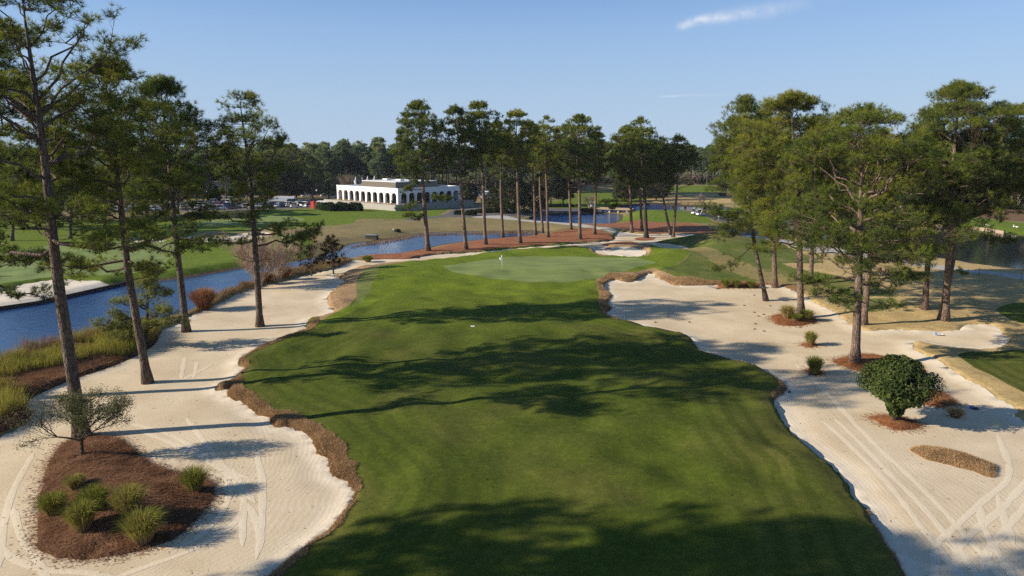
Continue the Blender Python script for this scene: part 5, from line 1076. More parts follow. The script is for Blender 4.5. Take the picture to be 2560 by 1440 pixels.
def make_cart(label):
    o = empty('golf_cart', (0, 0, 0)); tag(o, label, 'golf cart')
    m = MB(); m.loft([ringrect(-1.15, .38, .72, .52), ringrect(-1.0, .30, .80, .58), ringrect(-.35, .28, .78, .58), ringrect(-.25, .28, .42, .58), ringrect(.55, .28, .40, .58), ringrect(.65, .28, .86, .56), ringrect(1.05, .32, .78, .52), ringrect(1.2, .40, .62, .42)]); m.build('body', M['cartwhite'], o)
    m = MB(); m.box((-.42, 0, .86), (.5, 1.02, .14)); m.box((-.72, 0, 1.12), (.12, 1.02, .46)); m.build('seat', M['seatcloth'], o, False)
    m = MB(); m.loft([[(-1.2, -.58, 1.78), (.75, -.58, 1.78), (.75, .58, 1.78), (-1.2, .58, 1.78)], [(-1.22, -.6, 1.82), (.78, -.6, 1.82), (.78, .6, 1.82), (-1.22, .6, 1.82)], [(-1.05, -.48, 1.88), (.6, -.48, 1.88), (.6, .48, 1.88), (-1.05, .48, 1.88)]]); m.build('roof', M['cartwhite'], o, False)
    for s in (-1, 1):
        for xa, xb in ((.78, .62), (-.95, -1.05)):
            m = MB(); m.tube([(xa, s*.52, .72), (xb, s*.54, 1.785)], [.022, .022], 5); m.build('post', M['blackmetal'], o)
        for xx, rr in ((-.80, .23), (.82, .23)):
            w = MB(); w.tube([(0, -.09, 0), (0, .09, 0)], [rr, rr], 14); wh = w.build('wheel', M['rubber'], o, True, (xx, s*.50, rr))
            h = MB(); h.tube([(0, s*.05, 0), (0, s*.1, 0)], [.12, .11], 10); h.build('rim', M['carsilver'], wh)
    m = MB(); m.add([(.80, -.5, .86), (.80, .5, .86), (.645, .5, 1.74), (.645, -.5, 1.74)], quads=[(0, 1, 2, 3)]); m.build('windshield', M['glassdark'], o, False)
    m = MB(); m.tube([(.62, .22, .86), (.36, .22, 1.06)], [.025, .02], 5); m.tube([(.36 + .17*math.cos(a)*.5, .22+.17*math.sin(a), 1.06 + .17*math.cos(a)*.85) for a in np.linspace(0, 6.28, 13)], .018, 5); m.build('steering_wheel', M['blackmetal'], o)
    for s in (-1, 1):
        m = MB(); m.tube([(-1.25, s*.26, .55), (-1.33, s*.26, 1.3)], [.15, .16], 10); m.sticks([(-1.31, s*.26+d, 1.25) for d in (-.07, 0, .07)], [(-1.35, s*.26+d*1.6, 1.55) for d in (-.07, 0, .07)], .018, .03, 4); m.build('golf_bag', M['navycloth' if s > 0 else 'blackmetal'], o)
    return o
cart0 = make_cart('white golf cart leading on the dark path beside the tee')
CARTS = [(1739, 537, 200, None), (1751, 540, 200, 'white golf cart following close behind on the dark path beside the tee'), (1207, 503, 60, 'golf cart in the shade behind the second pine of the row'), (1218, 505, 70, 'golf cart behind the third pine trunk, nearer the hut'), (1483, 519, 20, 'golf cart under the thin tree at the bridge end'), (1804, 546, 190, 'golf cart half hidden beside the person in red'),
 (722, 518, 30, 'leftmost golf cart of the cluster by the car park'), (736, 520, 200, 'golf cart second in the cluster by the car park'), (748, 517, 60, 'golf cart third in the cluster by the car park'), (762, 518, 160, 'rightmost golf cart of the cluster, near the red cabin')]
for k, (px, py, rz, lab) in enumerate(CARTS):
    o = cart0 if k == 0 else copy_tree(cart0); x, y, z = gp(px, py); o.location = (x, y, z + .01); o.rotation_euler = (0, 0, R_(rz))
    if lab: o['label'] = lab
    o['group'] = 'golf carts about the course'

# ------------------------------------------------------------------ people
def skinned(verts, edges, radii, sub=1):
    me = bpy.data.meshes.new('skin'); me.from_pydata(verts, edges, []); ob = bpy.data.objects.new('skin_tmp', me); col.objects.link(ob)
    md = ob.modifiers.new('s', 'SKIN'); sv = me.skin_vertices[0].data if me.skin_vertices else None
    if sv is None: 
        me.skin_vertices.new() if hasattr(me.skin_vertices, 'new') else None
        bm = bmesh.new(); bm.from_mesh(me); bm.verts.layers.skin.verify(); bm.to_mesh(me); bm.free(); sv = me.skin_vertices[0].data
    for i, r in enumerate(radii): sv[i].radius = r if isinstance(r, tuple) else (r, r); 
    sv[0].use_root = True
    s2 = ob.modifiers.new('u', 'SUBSURF'); s2.levels = sub; s2.render_levels = sub
    bpy.context.view_layer.update(); dg = bpy.context.evaluated_depsgraph_get(); out = bpy.data.meshes.new_from_object(ob.evaluated_get(dg)); bpy.data.objects.remove(ob); bpy.data.meshes.remove(me)
    for p in out.polygons: p.use_smooth = True
    return out
def person(px, py, rz, label, shirt, pants, stride=.0, shorts=False, cap=None, scale=1.0, bend=0.0):
    x, y, z = gp(px, py); o = empty('person', (x, y, z), R_(rz), scale); tag(o, label, 'person')
    s = stride; J = {'pel': (0, 0, .95), 'bel': (.02*bend, 0, 1.10), 'che': (.10*bend+.02*s, 0, 1.32), 'nek': (.2*bend+.02*s, 0, 1.50), 'hea': (.26*bend+.05, 0, 1.66), 'crn': (.28*bend+.03, 0, 1.75)}
    for sd_, q in (('l', 1), ('r', -1)):
        f = s*q
        J.update({'hip'+sd_: (0, q*.10, .92), 'kne'+sd_: (.22*f+.03, q*.11, .50), 'ank'+sd_: (.30*f-.06*abs(f), q*.11, .09), 'toe'+sd_: (.30*f+.15, q*.13, .04),
                  'sho'+sd_: (.16*bend, q*.19, 1.42), 'elb'+sd_: (-.16*f+.12*bend-.02, q*.27, 1.15), 'wri'+sd_: (-.22*f+.12+.18*bend, q*.27, .92), 'han'+sd_: (-.24*f+.17+.18*bend, q*.26, .84)})
    E = [('pel','bel'),('bel','che'),('che','nek'),('nek','hea'),('hea','crn')]
    for sd_ in 'lr': E += [('pel','hip'+sd_),('hip'+sd_,'kne'+sd_),('kne'+sd_,'ank'+sd_),('ank'+sd_,'toe'+sd_),('che','sho'+sd_),('sho'+sd_,'elb'+sd_),('elb'+sd_,'wri'+sd_),('wri'+sd_,'han'+sd_)]
    RD = {'pel': (.15,.11), 'bel': (.14,.10), 'che': (.16,.11), 'nek': .055, 'hea': .10, 'crn': .07, 'hip': .09, 'kne': .06, 'ank': .042, 'toe': .04, 'sho': .065, 'elb': .045, 'wri': .032, 'han': .04}
    def sub(keys, grow=0, E=E):
        ks = [k for k in J if k in keys]; ix = {k: i for i, k in enumerate(ks)}; rad = []
        for k in ks:
            r = RD[k] if k in RD else RD[k[:3]]; rad.append(tuple(v+grow for v in r) if isinstance(r, tuple) else r+grow)
        return skinned([J[k] for k in ks], [(ix[a], ix[b]) for a, b in E if a in ix and b in ix], rad)
    me = sub(set(J)); me.materials.append(M['skin']); link('body', me, o)
    me = sub({'pel','bel','che','shol','shor','elbl','elbr'}, .018); me.materials.append(M[shirt]); link('shirt', me, o)
    pk = {'pel','hipl','hipr','knel','kner'} | (set() if shorts else {'ankl','ankr'}); me = sub(pk, .022); me.materials.append(M[pants]); link('shorts' if shorts else 'trousers', me, o)
    m = MB(); hx, hy, hzz = J['hea']; th = np.linspace(.15, 1.75, 6)
    m.loft([[(hx-.03+.108*math.sin(t)*math.cos(a), hy+.10*math.sin(t)*math.sin(a), hzz+.02+.125*math.cos(t)) for a in np.linspace(0, 6.28, 12, endpoint=False)] for t in th]); 
    if cap:
        m.add([(hx+.05, -.07, hzz+.06), (hx+.17, -.05, hzz+.045), (hx+.17, .05, hzz+.045), (hx+.05, .07, hzz+.06)], quads=[(0, 1, 2, 3)]); m.build('cap', M[cap], o)
    else: m.build('hair', M['hair'], o)
    m = MB()
    for q in 'lr':
        a, t_ = np.array(J['ank'+q]), np.array(J['toe'+q]); m.loft([[(a[0]-.08, a[1]+dy, h) for dy, h in ((-.05, .0), (.05, .0), (.05, .1), (-.05, .1))], [(a[0]+.06, a[1]+dy, h) for dy, h in ((-.055, .0), (.055, .0), (.05, .1), (-.05, .1))], [(t_[0]+.03, t_[1]+dy, h) for dy, h in ((-.045, .0), (.045, .0), (.03, .06), (-.03, .06))]])
    m.build('shoes', M['whitecloth'], o); return o
person(526, 561, 12, 'person in a blue shirt and dark shorts walking across the practice green', 'bluecloth', 'navycloth', .8, True, 'whitecloth')
person(1797, 549, 180, 'person in a red top standing beside a cart by the far water', 'redcloth', 'whitecloth', .2, False, 'whitecloth')
person(1450, 461, 90, 'person in white with an orange cap by the wood beyond the lawn', 'whitecloth', 'whitecloth', .2, False, 'orangecloth', 1.1)
person(2238, 532, 170, 'person in dark clothes and light trousers on the far right lawn', 'navycloth', 'khaki', .2)
person(2251, 527, 10, 'person in a pale top standing near the dark clothed one, across the pond', 'fabricwhite', 'navycloth', .2)

# geese on the far lawn
def goose(px, py, rz, label, up=True):
    x, y, z = gp(px, py); o = empty('goose', (x, y, z), R_(rz)); tag(o, label, 'bird', 'white geese on the far lawn')
    m = MB(); m.loft([[(xx, w*math.cos(a), zz + h*math.sin(a)) for a in np.linspace(0, 6.28, 10, endpoint=False)] for xx, w, h, zz in ((-.40, .03, .02, .36), (-.28, .10, .07, .34), (-.05, .17, .15, .32), (.14, .15, .14, .34), (.25, .07, .09, .42), (.29, .05, .05, .55), (.31, .045, .045, .66 if up else .5), (.36, .055, .05, .74 if up else .42), (.43, .035, .03, .73 if up else .38))]); m.build('body', M['bird'], o)
    m = MB(); m.loft([[(.42, -.025, .745 if up else .40), (.42, .025, .745 if up else .40), (.42, 0, .71 if up else .37)], [(.51, -.008, .715 if up else .34), (.51, .008, .715 if up else .34), (.51, 0, .705 if up else .335)]]); m.build('beak', M['beak'], o, False)
    for s in (-1, 1): m = MB(); m.tube([(.0, s*.07, .22), (.02, s*.07, .0)], [.02, .015], 5); m.box((.06, s*.07, .01), (.12, .09, .015)); m.build('leg', M['beak'], o)
for k, (px, py, rz, up) in enumerate(((2464, 566, 20, True), (2472, 567, 200, False), (2534, 570, 60, True), (2542, 571, 150, False))):
    goose(px, py, rz, ('white goose with raised neck, left one of the near pair on the far lawn', 'white goose grazing right behind its mate on the far lawn', 'white goose standing at the right edge of the far lawn', 'white goose grazing at the right edge of the far lawn')[k], up)

# ------------------------------------------------------------------ flagstick, markers, little things
x, y, z = gp(1255, 677); o = empty('flagstick', (x, y, z)); tag(o, 'white golf flagstick with a small white flag in the cup on the green', 'flagstick')
m = MB(); m.tube([(0, 0, -.1), (0, 0, 2.25)], [.024, .02], 6); m.build('pole', M['whiteplastic'], o)
m = MB(); n = 7; uu, vv = np.meshgrid(np.linspace(0, 1, n), np.linspace(0, 1, n), indexing='ij')
V = np.stack([-.03 - uu*.34*(1-.2*vv), .06*np.sin(uu*7+vv*3)*uu, 2.22 - vv*.48 - uu*.36], -1).reshape(-1, 3); i, j = np.meshgrid(np.arange(n-1), np.arange(n-1), indexing='ij'); i = i.ravel(); j = j.ravel()
m.add(V, quads=np.stack([i*n+j, (i+1)*n+j, (i+1)*n+j+1, i*n+j+1], 1)); m.build('flag', M['whitecloth'], o)
m = MB(); m.tube([(0, 0, .002), (0, 0, .008)], [.075, .075], 14); m.build('cup', M['blackmetal'], o)
x, y, z = gp(1182, 816); m = MB(); m.loft([[(-.20, -.14, 0), (.20, -.14, 0), (.20, .14, 0), (-.20, .14, 0)], [(-.19, -.13, .05), (.19, -.13, .05), (.19, .13, .05), (-.19, .13, .05)], [(-.15, -.09, .06), (.15, -.09, .06), (.15, .09, .06), (-.15, .09, .06)]])
o = m.build('yardage_marker', M['whiteplastic'], None, False, (x, y, z)); tag(o, 'small white marker plate lying on the shaded fairway', 'marker')
x, y, z = gp(784, 521); o = empty('portable_toilet', (x, y, z), R_(-20)); tag(o, 'red portable cabin at the corner of the lawn by the clubhouse', 'cabin')
m = MB(); m.loft([[(a*sx*.62, b*sx*.62, zz) for a, b in ((-1, -1), (1, -1), (1, 1), (-1, 1))] for zz, sx in ((0, 1.0), (.12, 1.02), (.14, .96), (2.0, .95))]); m.build('shell', M['redplastic'], o, False)
m = MB(); m.loft([[(a*sx*.62, b*sx*.62, zz) for a, b in ((-1, -1), (1, -1), (1, 1), (-1, 1))] for zz, sx in ((2.0, 1.03), (2.08, 1.03), (2.28, .6), (2.32, .3))]); m.build('roof', M['redplastic'], o, False)
m = MB(); m.box((0, -.605, 1.02), (.78, .03, 1.75)); d = m.build('door', M['redplastic'], o, False); m = MB(); m.box((.28, -.63, 1.05), (.05, .04, .2)); m.build('handle', M['whiteplastic'], d, False)
# white trailer and garden wall left of the cabin
x, y, z = gp(706, 506); o = empty('white_trailer', (x, y, z), R_(-4)); tag(o, 'long white trailer half hidden behind the open crowned pine', 'trailer')
m = MB(); m.box((0, 0, 1.15), (9.5, 2.3, 1.3)); m.build('box_body', M['fabricwhite'], o, False)
m = MB(); m.loft([[(-4.8, -1.2, 1.805), (4.8, -1.2, 1.805), (4.8, 1.2, 1.805), (-4.8, 1.2, 1.805)], [(-4.7, -.3, 2.1), (4.7, -.3, 2.1), (4.7, .3, 2.1), (-4.7, .3, 2.1)]]); m.build('roof', M['fabricwhite'], o, False)
for xx in (-2.8, -1.9, 1.9, 2.8):
    w = MB(); w.tube([(0, -.12, 0), (0, .12, 0)], [.36, .36], 14); w.build('wheel', M['rubber'], o, True, (xx, -1.0, .36))
x, y, z = gp(791, 517); m = MB(); m.loft([[(-2.4, -.15, -.1), (2.4, -.15, -.1), (2.4, .15, -.1), (-2.4, .15, -.1)], [(-2.4, -.15, .7), (2.4, -.15, 1.5), (2.4, .15, 1.5), (-2.4, .15, .7)], [(-.6, -.16, 1.75), (2.45, -.16, 1.85), (2.45, .16, 1.85), (-.6, .16, 1.75)]])
o = m.build('garden_wall', M['stucco'], None, False, (x, y+4, z)); o.rotation_euler = (0, 0, R_(-8)); tag(o, 'short whitewashed ramp wall behind the red cabin', 'wall')
# white hut at right of the clubhouse, houses among the far trees
def hut(px, py, w, d, h, rz, label, name, cat, wall='stucco', roof='roofwhite', gable=0.0, door=True, win=2):
    x, y, z = gp(px, py); o = empty(name, (x, y, z), R_(rz)); tag(o, label, cat)
    m = MB(); m.box((0, 0, h/2-.1), (w, d, h+.2)); m.build('wall', M[wall], o, False)
    m = MB(); e = .35; g = max(gable, .25); m.loft([[(-w/2-e, -d/2-e, h+.105), (w/2+e, -d/2-e, h+.105), (w/2+e, d/2+e, h+.105), (-w/2-e, d/2+e, h+.105)], [(-w/2-e, -d/2-e, h+.22), (w/2+e, -d/2-e, h+.22), (w/2+e, d/2+e, h+.22), (-w/2-e, d/2+e, h+.22)], [(-w/2-e+.1, -.1, h+g+.22), (w/2+e-.1, -.1, h+g+.22), (w/2+e-.1, .1, h+g+.22), (-w/2-e+.1, .1, h+g+.22)]]); m.build('roof', M[roof], o, False)
    if door: m = MB(); m.box((-w*.3, -d/2-.01, 1.02), (.95, .06, 2.05)); dd = m.build('door', M['glassdark'], o, False); m = MB(); m.box((-w*.3+.36, -d/2-.06, 1.0), (.04, .05, .16)); m.build('handle', M['whiteplastic'], dd, False)
    for k in range(win): m = MB(); m.box((w*(.02+.26*k), -d/2-.01, h*.62), (1.1, .05, 1.0)); f = m.build('window', M['glassdark'], o, False); m = MB(); m.box((w*(.02+.26*k), -d/2-.05, h*.62-.56), (1.3, .12, .09)); m.build('sill', M['whiteplastic'], f, False)
    return o
hut(1230, 497, 6.5, 4.5, 2.6, 12, 'white hut with a flat roof in the shade right of the clubhouse', 'starter_hut', 'hut')
hut(488, 484, 9, 8, 5.4, 20, 'pale blue grey house among the trees, left of its neighbour', 'house', 'house', 'fabricwhite', 'shingle', 2.2)
hut(540, 483, 12, 9, 4.6, -15, 'white gabled house among the trees behind the car park', 'house', 'house', 'stucco', 'shingle', 2.6)
hut(462, 485, 7, 7, 4.0, 5, 'small white house at the left, deep among the trees', 'house', 'house', 'stucco', 'shingle', 1.8, win=1)
# lamp post by the clubhouse
for k, (px, py, lab) in enumerate(((793, 503, 'white globe lamp post left of the clubhouse'), (520, 508, 'grey lamp post at the back of the car park'))):
    x, y, z = gp(px, py); o = empty('street_lamp', (x, y, z)); tag(o, lab, 'street lamp'); m = MB(); m.tube([(0, 0, -.1), (0, 0, 3.6)], [.07, .05], 6); m.build('pole', M['blackmetal'], o)
    m = MB(); m.loft([[(r*math.cos(a), r*math.sin(a), zz) for a in np.linspace(0, 6.28, 10, endpoint=False)] for r, zz in ((.08, 3.6), (.26, 3.75), (.3, 3.95), (.2, 4.15), (.05, 4.22))]); m.build('lamp_shade', M['whiteplastic'], o)
# white fence rail beyond the car park
A = np.array(gp(550, 499)); B = np.array(gp(650, 498)); o = empty('rail_fence', tuple((A+B)/2)); tag(o, 'white three rail fence at the back of the car park', 'fence'); mid = (A+B)/2; n = 12
for k in range(n+1): m = MB(); p = A + (B-A)*k/n - mid; m.box(p + (0, 0, .6), (.14, .14, 1.4)); m.build('post', M['whiteplastic'], o, False)
for h in (.45, .8, 1.15): m = MB(); m.tube([A-mid+(0, -.09, h), B-mid+(0, -.09, h)], [.055, .055], 4); m.build('rail', M['whiteplastic'], o, False)

# ------------------------------------------------------------------ bridges, bulkheads
def bridge(p0, p1, w, deck, label, rail, dm, name='footbridge'):
    A = np.array(G(*p0)); B = np.array(G(*p1)); mid = (A+B)/2; d = B-A; L = np.linalg.norm(d); rz = math.atan2(d[1], d[0]); o = empty(name, (mid[0], mid[1], WZ), rz); tag(o, label, 'bridge')
    m = MB(); m.box((0, 0, deck), (L, w, .32)); m.build('deck', M[dm], o, False)
    m = MB()
    for s in (-1, 1): m.box((0, s*(w/2+.06), deck+.12), (L+.02, .115, .42))
    m.build('edge_beam', M[dm], o, False)
    for k in np.linspace(-L*.38, L*.38, 4):
        m = MB(); m.box((k, 0, deck/2-.5), (.5, w*.8, deck+.66)); m.build('pier', M['darkwood' if rail else 'concrete'], o, False)
    if rail:
        for s in (-1, 1):
            m = MB(); n = int(L/2)
            for k in range(n+1): m.box((-L/2 + L*k/n, s*(w/2-.06), deck+.72), (.12, .12, 1.1))
            for h in (.75, 1.2): m.box((0, s*(w/2-.06), deck+h), (L, .08, .12))
            m.build('handrail', M['darkwood'], o, False)
bridge((1495, 526), (1580, 529), 3.2, 1.15, 'low pale cart bridge between the blue pond and the far water', False, 'timber')
bridge((1668, 521), (1790, 524), 3.4, 1.5, 'dark wooden bridge with railings beyond the tee', True, 'darkwood')
def bulkhead(pts, h, label, mat, posts=0, z=WZ, name='bulkhead'):
    W = np.array([G(a, b, WZ) for a, b in pts]); o = empty(name, (*W.mean(0), z)); tag(o, label, 'retaining wall'); c = W.mean(0); P = W - c
    m = MB()
    for a, b in zip(P[:-1], P[1:]):
        d = b-a; nrm = np.array([-d[1], d[0]])/np.linalg.norm(d)*.08; m.add([(*(a+nrm*s), zz) for zz in (-.5, h) for s in (1, -1)] + [(*(b+nrm*s), zz) for zz in (-.5, h) for s in (1, -1)], quads=[(0, 4, 6, 2), (1, 3, 7, 5), (2, 6, 7, 3)])
    m.build('planking', M[mat], o, False)
    if posts:
        S = np.concatenate([[0], np.cumsum(np.linalg.norm(np.diff(P, axis=0), axis=1))])
        for s in np.arange(.5, S[-1], posts):
            p = np.array([np.interp(s, S, P[:, 0]), np.interp(s, S, P[:, 1]) - .16]); m = MB(); m.box((*p, h/2), (.26, .22, h+.5)); m.build('post', M['darkwood'], o, False)
bulkhead([(2240, 567), (2330, 569), (2420, 573), (2470, 579), (2510, 586)], .75, 'timber bulkhead with dark posts along the far right pond bank', 'timber', 3.2)
bulkhead([(-120, 795), (0, 775), (90, 762), (180, 742), (290, 717), (320, 710)], .42, 'low dark board edging the white bunker on the left pond', 'darkwood', 0)
bulkhead([(1323, 547), (1345, 541), (1370, 537), (1450, 534), (1500, 533)], .5, 'dark board edge on the back of the blue pond', 'darkwood', 0)
bulkhead([(1500, 524), (1560, 516), (1620, 511), (1700, 512)], .6, 'dark bank edging on the far side of the water beyond the bridge', 'darkwood', 0)

# drain, outlet, bunker litter
x, y, z = gp(994, 580); o = empty('pump_cover', (x, y, z), R_(15)); tag(o, 'dark green rounded pump cover with a white cap on the pond bank', 'pump cover')
m = MB(); m.loft([[(xx, w*math.cos(a), max(0, h*math.sin(a))) for a in np.linspace(-.4, 3.54, 10)] for xx, w, h in ((-.8, .2, .3), (-.6, .42, .62), (0, .5, .78), (.5, .42, .66), (.75, .2, .3))]); m.build('shell', M['leavesfar'], o)
m = MB(); m.tube([(-.75, 0, .45), (-.95, 0, .72)], [.14, .16], 8); m.build('cap', M['whiteplastic'], o)
x, y, z = gp(930, 597); o = empty('drain_outlet', (x, y, z), R_(-8)); tag(o, 'low dark drain outlet box at the pond edge', 'drain'); m = MB(); m.box((0, 0, .3), (2.4, 1.2, .9)); m.build('box', M['darkwood'], o, False); m = MB(); m.box((0, 0, .80), (2.6, 1.4, .09)); m.build('lid', M['cargrey'], o, False)
def rake(px, py, rz, label):
    x, y, z = gp(px, py); o = empty('bunker_rake', (x, y, z+.03), R_(rz)); tag(o, label, 'rake', 'rakes left in the bunkers'); m = MB(); m.tube([(0, 0, .03), (.9, 0, .05), (1.8, 0, .10)], [.02, .02, .02], 6); m.build('handle', M['blackmetal'], o)
    m = MB(); m.box((0, 0, .05), (.06, .6, .05))
    for k in np.linspace(-.27, .27, 9): m.box((.0, k, .0), (.025, .02, .1))
    m.build('head', M['blackmetal'], o, False)
rake(1795, 723, 120, 'dark rake lying at the back lip of the right bunker'); rake(1512, 764, 200, 'dark rake on the shaded left lip of the right bunker')
x, y, z = gp(2437, 1022); o = empty('marker_disc', (x, y, z)); tag(o, 'black disc with a blue tab lying on the sand by the magnolia shadow', 'marker')
m = MB(); m.loft([[(r*math.cos(a), r*math.sin(a)*.9, zz) for a in np.linspace(0, 6.28, 16, endpoint=False)] for r, zz in ((.26, 0), (.27, .05), (.2, .08), (.05, .09))]); m.build('disc', M['blackmetal'], o); m = MB(); m.box((-.26, .02, .12), (.12, .14, .2)); m.build('tab', M['bluecloth'], o, False)
x, y, z = gp(2347, 838); o = empty('cloth_scrap', (x, y, z)); tag(o, 'crumpled pale blue and white cloth on the far bunker sand', 'cloth')
m = MB(); n = 7; uu, vv = np.meshgrid(np.linspace(-1, 1, n), np.linspace(-1, 1, n), indexing='ij'); V = np.stack([uu*.42, vv*.22, .10*np.abs(np.sin(uu*4+vv*2))+.02], -1).reshape(-1, 3); i, j = np.meshgrid(np.arange(n-1), np.arange(n-1), indexing='ij'); i = i.ravel(); j = j.ravel(); m.add(V, quads=np.stack([i*n+j, (i+1)*n+j, (i+1)*n+j+1, i*n+j+1], 1)); m.build('sheet', M['whitecloth'], o)
m = MB(); m.loft([[(-.3+.09*s*math.cos(a), .09*s*math.sin(a), zz) for a in np.linspace(0, 6.28, 8, endpoint=False)] for s, zz in ((1, .02), (.8, .2), (.2, .34))]); m.build('bundle', M['bluecloth'], o)
cm = MB(); cm.loft([[(r*math.cos(a), r*math.sin(a), .06 + zz) for a in np.linspace(0, 6.28, 8, endpoint=False)] for r, zz in ((.03, -.05), (.07, -.02), (.075, .03), (.05, .09), (.015, .13))]); cme = cm.mesh('pine_cone', M['cone'])
for k, (px, py) in enumerate(((1884, 738), (1857, 764), (1924, 766), (1888, 782), (1911, 786), (1894, 790), (1885, 810), (1886, 824), (1913, 829), (1640, 806), (1668, 792), (1720, 806), (2000, 820), (2330, 1000), (1975, 980))):
    x, y, z = gp(px, py); o = link('pine_cone', cme, None, (x, y, z)); o.rotation_euler = (1.5, 0, k*1.3); o.scale = (1.5,)*3; tag(o, 'brown pine cone lying on the right bunker sand', 'pine cone', 'pine cones on the right bunker sand')
for k, (px, py, lab) in enumerate(((2447, 688, 'thin post beside the pale cart path, left one'), (2552, 699, 'thin post beside the pale cart path at the right edge'))):
    x, y, z = gp(px, py); m = MB(); m.tube([(0, 0, -.1), (0, 0, .95)], [.05, .045], 6); m.box((0, 0, .97), (.14, .14, .05)); o = m.build('path_post', M['cargrey'], None, True, (x, y, z)); tag(o, lab, 'post', 'posts along the pale cart path')

# ------------------------------------------------------------------ tyre tracks: strips of smoother sand laid on the raked sand
def track(pts, w=.34):
    W = np.array([G(a, b, .05) for a, b in pts]); n = len(W); S = np.concatenate([[0], np.cumsum(np.linalg.norm(np.diff(W, axis=0), axis=1))]); s = np.arange(0, S[-1], .3)
    def cat(u):
        i = np.clip(np.searchsorted(S, u, 'right')-1, 0, n-2); t = (u-S[i])/(S[i+1]-S[i]+1e-9); p0, p1, p2, p3 = W[np.maximum(i-1, 0)], W[i], W[i+1], W[np.minimum(i+2, n-1)]; t = t[:, None]
        return .5*(2*p1+(p2-p0)*t+(2*p0-5*p1+4*p2-p3)*t*t+(3*p1-p0-3*p2+p3)*t**3)
    C = cat(s); d = np.gradient(C, axis=0); nr = np.stack([-d[:,1], d[:,0]], 1); nr /= np.linalg.norm(nr, axis=1)[:,None]+1e-9
    wv = w/2*(1+.25*vnoise(s*1.2, pts[0][0]*.1))*np.minimum(1, np.minimum(s+.2, s[-1]-s+.2)/1.2)
    m = MB(); ok = np.ones(len(C), bool); V = []
    for k in (-1, -.33, .33, 1):
        P = C + nr*(wv*k)[:, None]; V.append([(x, y, hz(x, y) + (.010 if abs(k) < .9 else .006)) for x, y in P])
    V = np.array(V).transpose(1, 0, 2).reshape(-1, 3); k = len(C); i, j = np.meshgrid(np.arange(k-1), np.arange(3), indexing='ij'); i = i.ravel(); j = j.ravel()
    m.add(V, quads=np.stack([i*4+j, i*4+j+1, (i+1)*4+j+1, (i+1)*4+j], 1)); o = m.build('tire_track', M['track'], None, True); tag(o, kind='structure')
for t_ in ([(2053,1053),(2107,1100),(2197,1187),(2240,1237),(2297,1313),(2337,1363),(2380,1420),(2420,1480)], [(2087,1050),(2173,1133),(2230,1193),(2287,1250),(2360,1333),(2430,1420),(2480,1490)], [(2093,1017),(2187,1113),(2253,1173),(2320,1240),(2387,1310),(2487,1427),(2540,1500)],
 [(2340,1500),(2337,1440),(2343,1363),(2387,1320),(2460,1253),(2513,1207),(2522,1160),(2493,1087)], [(2410,1500),(2397,1440),(2393,1387),(2420,1343),(2500,1277),(2553,1220),(2620,1150)], [(2460,1500),(2460,1440),(2467,1387),(2493,1353),(2553,1280),(2620,1210)], [(2450,1260),(2457,1313),(2487,1373),(2530,1440),(2560,1490)], [(2493,1237),(2513,1307),(2537,1367)], [(2363,1357),(2420,1410),(2447,1460)],
 [(467,1047),(520,1120),(567,1173),(627,1200)], [(327,1060),(433,1093),(520,1147),(583,1187)], [(583,1173),(600,1213),(610,1260),(600,1293),(550,1337),(467,1380),(333,1427),(250,1460)], [(500,1173),(550,1193),(573,1213),(567,1260),(517,1327),(450,1370)], [(610,1247),(607,1300),(607,1370)], [(33,1270),(53,1343),(93,1403),(130,1470)], [(7,1360),(30,1393),(110,1423),(233,1433),(330,1460)], [(83,1133),(33,1227),(7,1327),(0,1420)], [(463,890),(457,920),(453,947)], [(493,900),(488,925),(483,943)], [(533,907),(480,935),(433,957)], [(640,1130),(655,1200),(655,1290),(648,1350)], [(350,1080),(450,1120),(560,1180),(640,1260)], [(1990,905),(2060,975),(2140,1060)], [(620,1260),(650,1330),(640,1400)]):
    track(t_)
# ------------------------------------------------------------------ thin air between here and the far woods
ht = NT('haze'); hv = ht.n('ShaderNodeVolumePrincipled', ins={'Density': 0.00009, 'Color': (.80, .88, 1, 1)}); ht.t.links.new(hv.outputs[0], ht.out.inputs['Volume'])
hb = MB(); hb.box((0, 400, 14.5), (8600, 10800, 34)); ho = hb.build('haze', ht.m, None, False); tag(ho, kind='stuff')
# ------------------------------------------------------------------ sun, sky
SUN_AZ, SUN_EL = 259.0, 24.0     # degrees clockwise from +Y
w = bpy.data.worlds.new('World'); sc.world = w; w.use_nodes = True; nt = w.node_tree; nt.nodes.clear()
def wn(t, **k):
    nd = nt.nodes.new(t)
    for a, b in k.items(): setattr(nd, a, b)
    return nd
sky = wn('ShaderNodeTexSky', sky_type='NISHITA', sun_disc=False, sun_elevation=R_(SUN_EL), sun_rotation=R_(SUN_AZ), altitude=20, air_density=1.0, dust_density=.15, ozone_density=3.0)
bg = wn('ShaderNodeBackground'); bg.inputs[1].default_value = .088
ow = wn('ShaderNodeOutputWorld'); nt.links.new(bg.outputs[0], ow.inputs[0])
tc = wn('ShaderNodeTexCoord'); sx = wn('ShaderNodeSeparateXYZ'); nt.links.new(tc.outputs['Generated'], sx.inputs[0])
def mr(v, a, b, c, d):
    m = wn('ShaderNodeMapRange'); nt.links.new(v, m.inputs[0])
    for i, x in enumerate((a, b, c, d)): m.inputs[i+1].default_value = x
    return m.outputs[0]
def mth(op, a, b):
    m = wn('ShaderNodeMath', operation=op)
    for i, x in enumerate((a, b)):
        if hasattr(x, 'is_output'): nt.links.new(x, m.inputs[i])
        else: m.inputs[i].default_value = x
    return m.outputs[0]
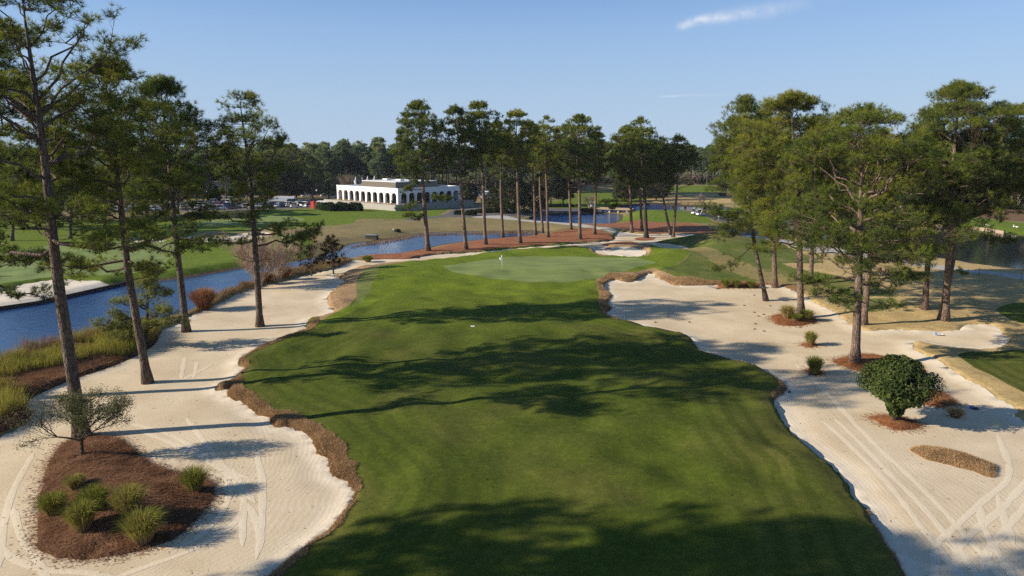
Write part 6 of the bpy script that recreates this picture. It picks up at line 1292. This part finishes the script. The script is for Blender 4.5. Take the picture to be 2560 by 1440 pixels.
def mixc(f, a, b):
    m = wn('ShaderNodeMix', data_type='RGBA')
    for k, x in ((0, f), (6, a), (7, b)):
        if hasattr(x, 'is_output'): nt.links.new(x, m.inputs[k])
        else: m.inputs[k].default_value = x if k == 0 else (*x, 1)
    return m.outputs[2]
c_ = mixc(.6, sky.outputs[0], (1.55, 3.0, 5.9)); c_ = mixc(mr(sx.outputs[2], .16, .55, 0, .8), c_, (.45, 1.0, 2.3)); c_ = mixc(mr(sx.outputs[2], .0, .23, .92, 0), c_, (3.35, 4.3, 5.5))      # pale blue haze towards the horizon
# thin cirrus: a streak given by its direction in the sky, broken by noise
def streak(px0, py0, px1, py1, wid, amp, taper, ns, c_in):
    a = Vector(ray(px0, py0)).normalized(); b = Vector(ray(px1, py1)).normalized(); u = (b-a); L = u.length; u.normalize(); n_ = a.cross(b).normalized()
    def dotn(vv):
        d = wn('ShaderNodeVectorMath', operation='DOT_PRODUCT'); nt.links.new(tc.outputs['Generated'], d.inputs[0]); d.inputs[1].default_value = vv; return d.outputs['Value']
    s = mr(dotn(u), a.dot(u), b.dot(u), 0, 1); h = dotn(n_)
    no = wn('ShaderNodeTexNoise'); nt.links.new(tc.outputs['Generated'], no.inputs[0]); no.inputs['Scale'].default_value = ns; no.inputs['Detail'].default_value = 6; no.inputs['Roughness'].default_value = .6
    n2 = wn('ShaderNodeTexNoise'); nt.links.new(tc.outputs['Generated'], n2.inputs[0]); n2.inputs['Scale'].default_value = ns*.35; n2.inputs['Detail'].default_value = 3
    hh = mth('ADD', h, mth('MULTIPLY', mth('SUBTRACT', n2.outputs[0], .5), wid*3.0))
    ww = mr(s, 0, 1, wid*.8, wid*taper)
    q = mth('DIVIDE', hh, ww); f = mth('POWER', 2.718, mth('MULTIPLY', mth('MULTIPLY', q, q), -1.0))
    along = mth('MULTIPLY', mr(s, .0, .07, 0, 1), mr(s, .25, 1.05, 1, 0))
    f = mth('MULTIPLY', mth('MULTIPLY', f, along), mth('MULTIPLY', mr(no.outputs[0], .32, .62, .25, 1), amp))
    return mixc(f, c_in, (5.9, 6.2, 6.7))
c_ = streak(1685, 66, 2040, 2, .0052, .75, 1.9, 55, c_)
c_ = streak(1640, 243, 1830, 236, .0016, .30, 1.2, 40, c_)
nt.links.new(c_, bg.inputs[0])
sd = bpy.data.lights.new('sun', 'SUN'); sun = bpy.data.objects.new('sun', sd); col.objects.link(sun)
sd.energy = 5.0; sd.angle = R_(.53); sd.color = (1.0, .90, .75)
az = R_(SUN_AZ); v = Vector((math.sin(az)*math.cos(R_(SUN_EL)), math.cos(az)*math.cos(R_(SUN_EL)), math.sin(R_(SUN_EL))))
sun.rotation_euler = v.to_track_quat('Z', 'Y').to_euler(); sun.location = v*300
vs = sc.view_settings; vs.view_transform = 'Standard'; vs.look = 'None'; vs.gamma = 1; vs.exposure = .66
sc.cycles.use_denoising = False; sc.cycles.max_bounces = 6; sc.cycles.sample_clamp_direct = 3; sc.cycles.sample_clamp_indirect = 3; sc.cycles.transparent_max_bounces = 8
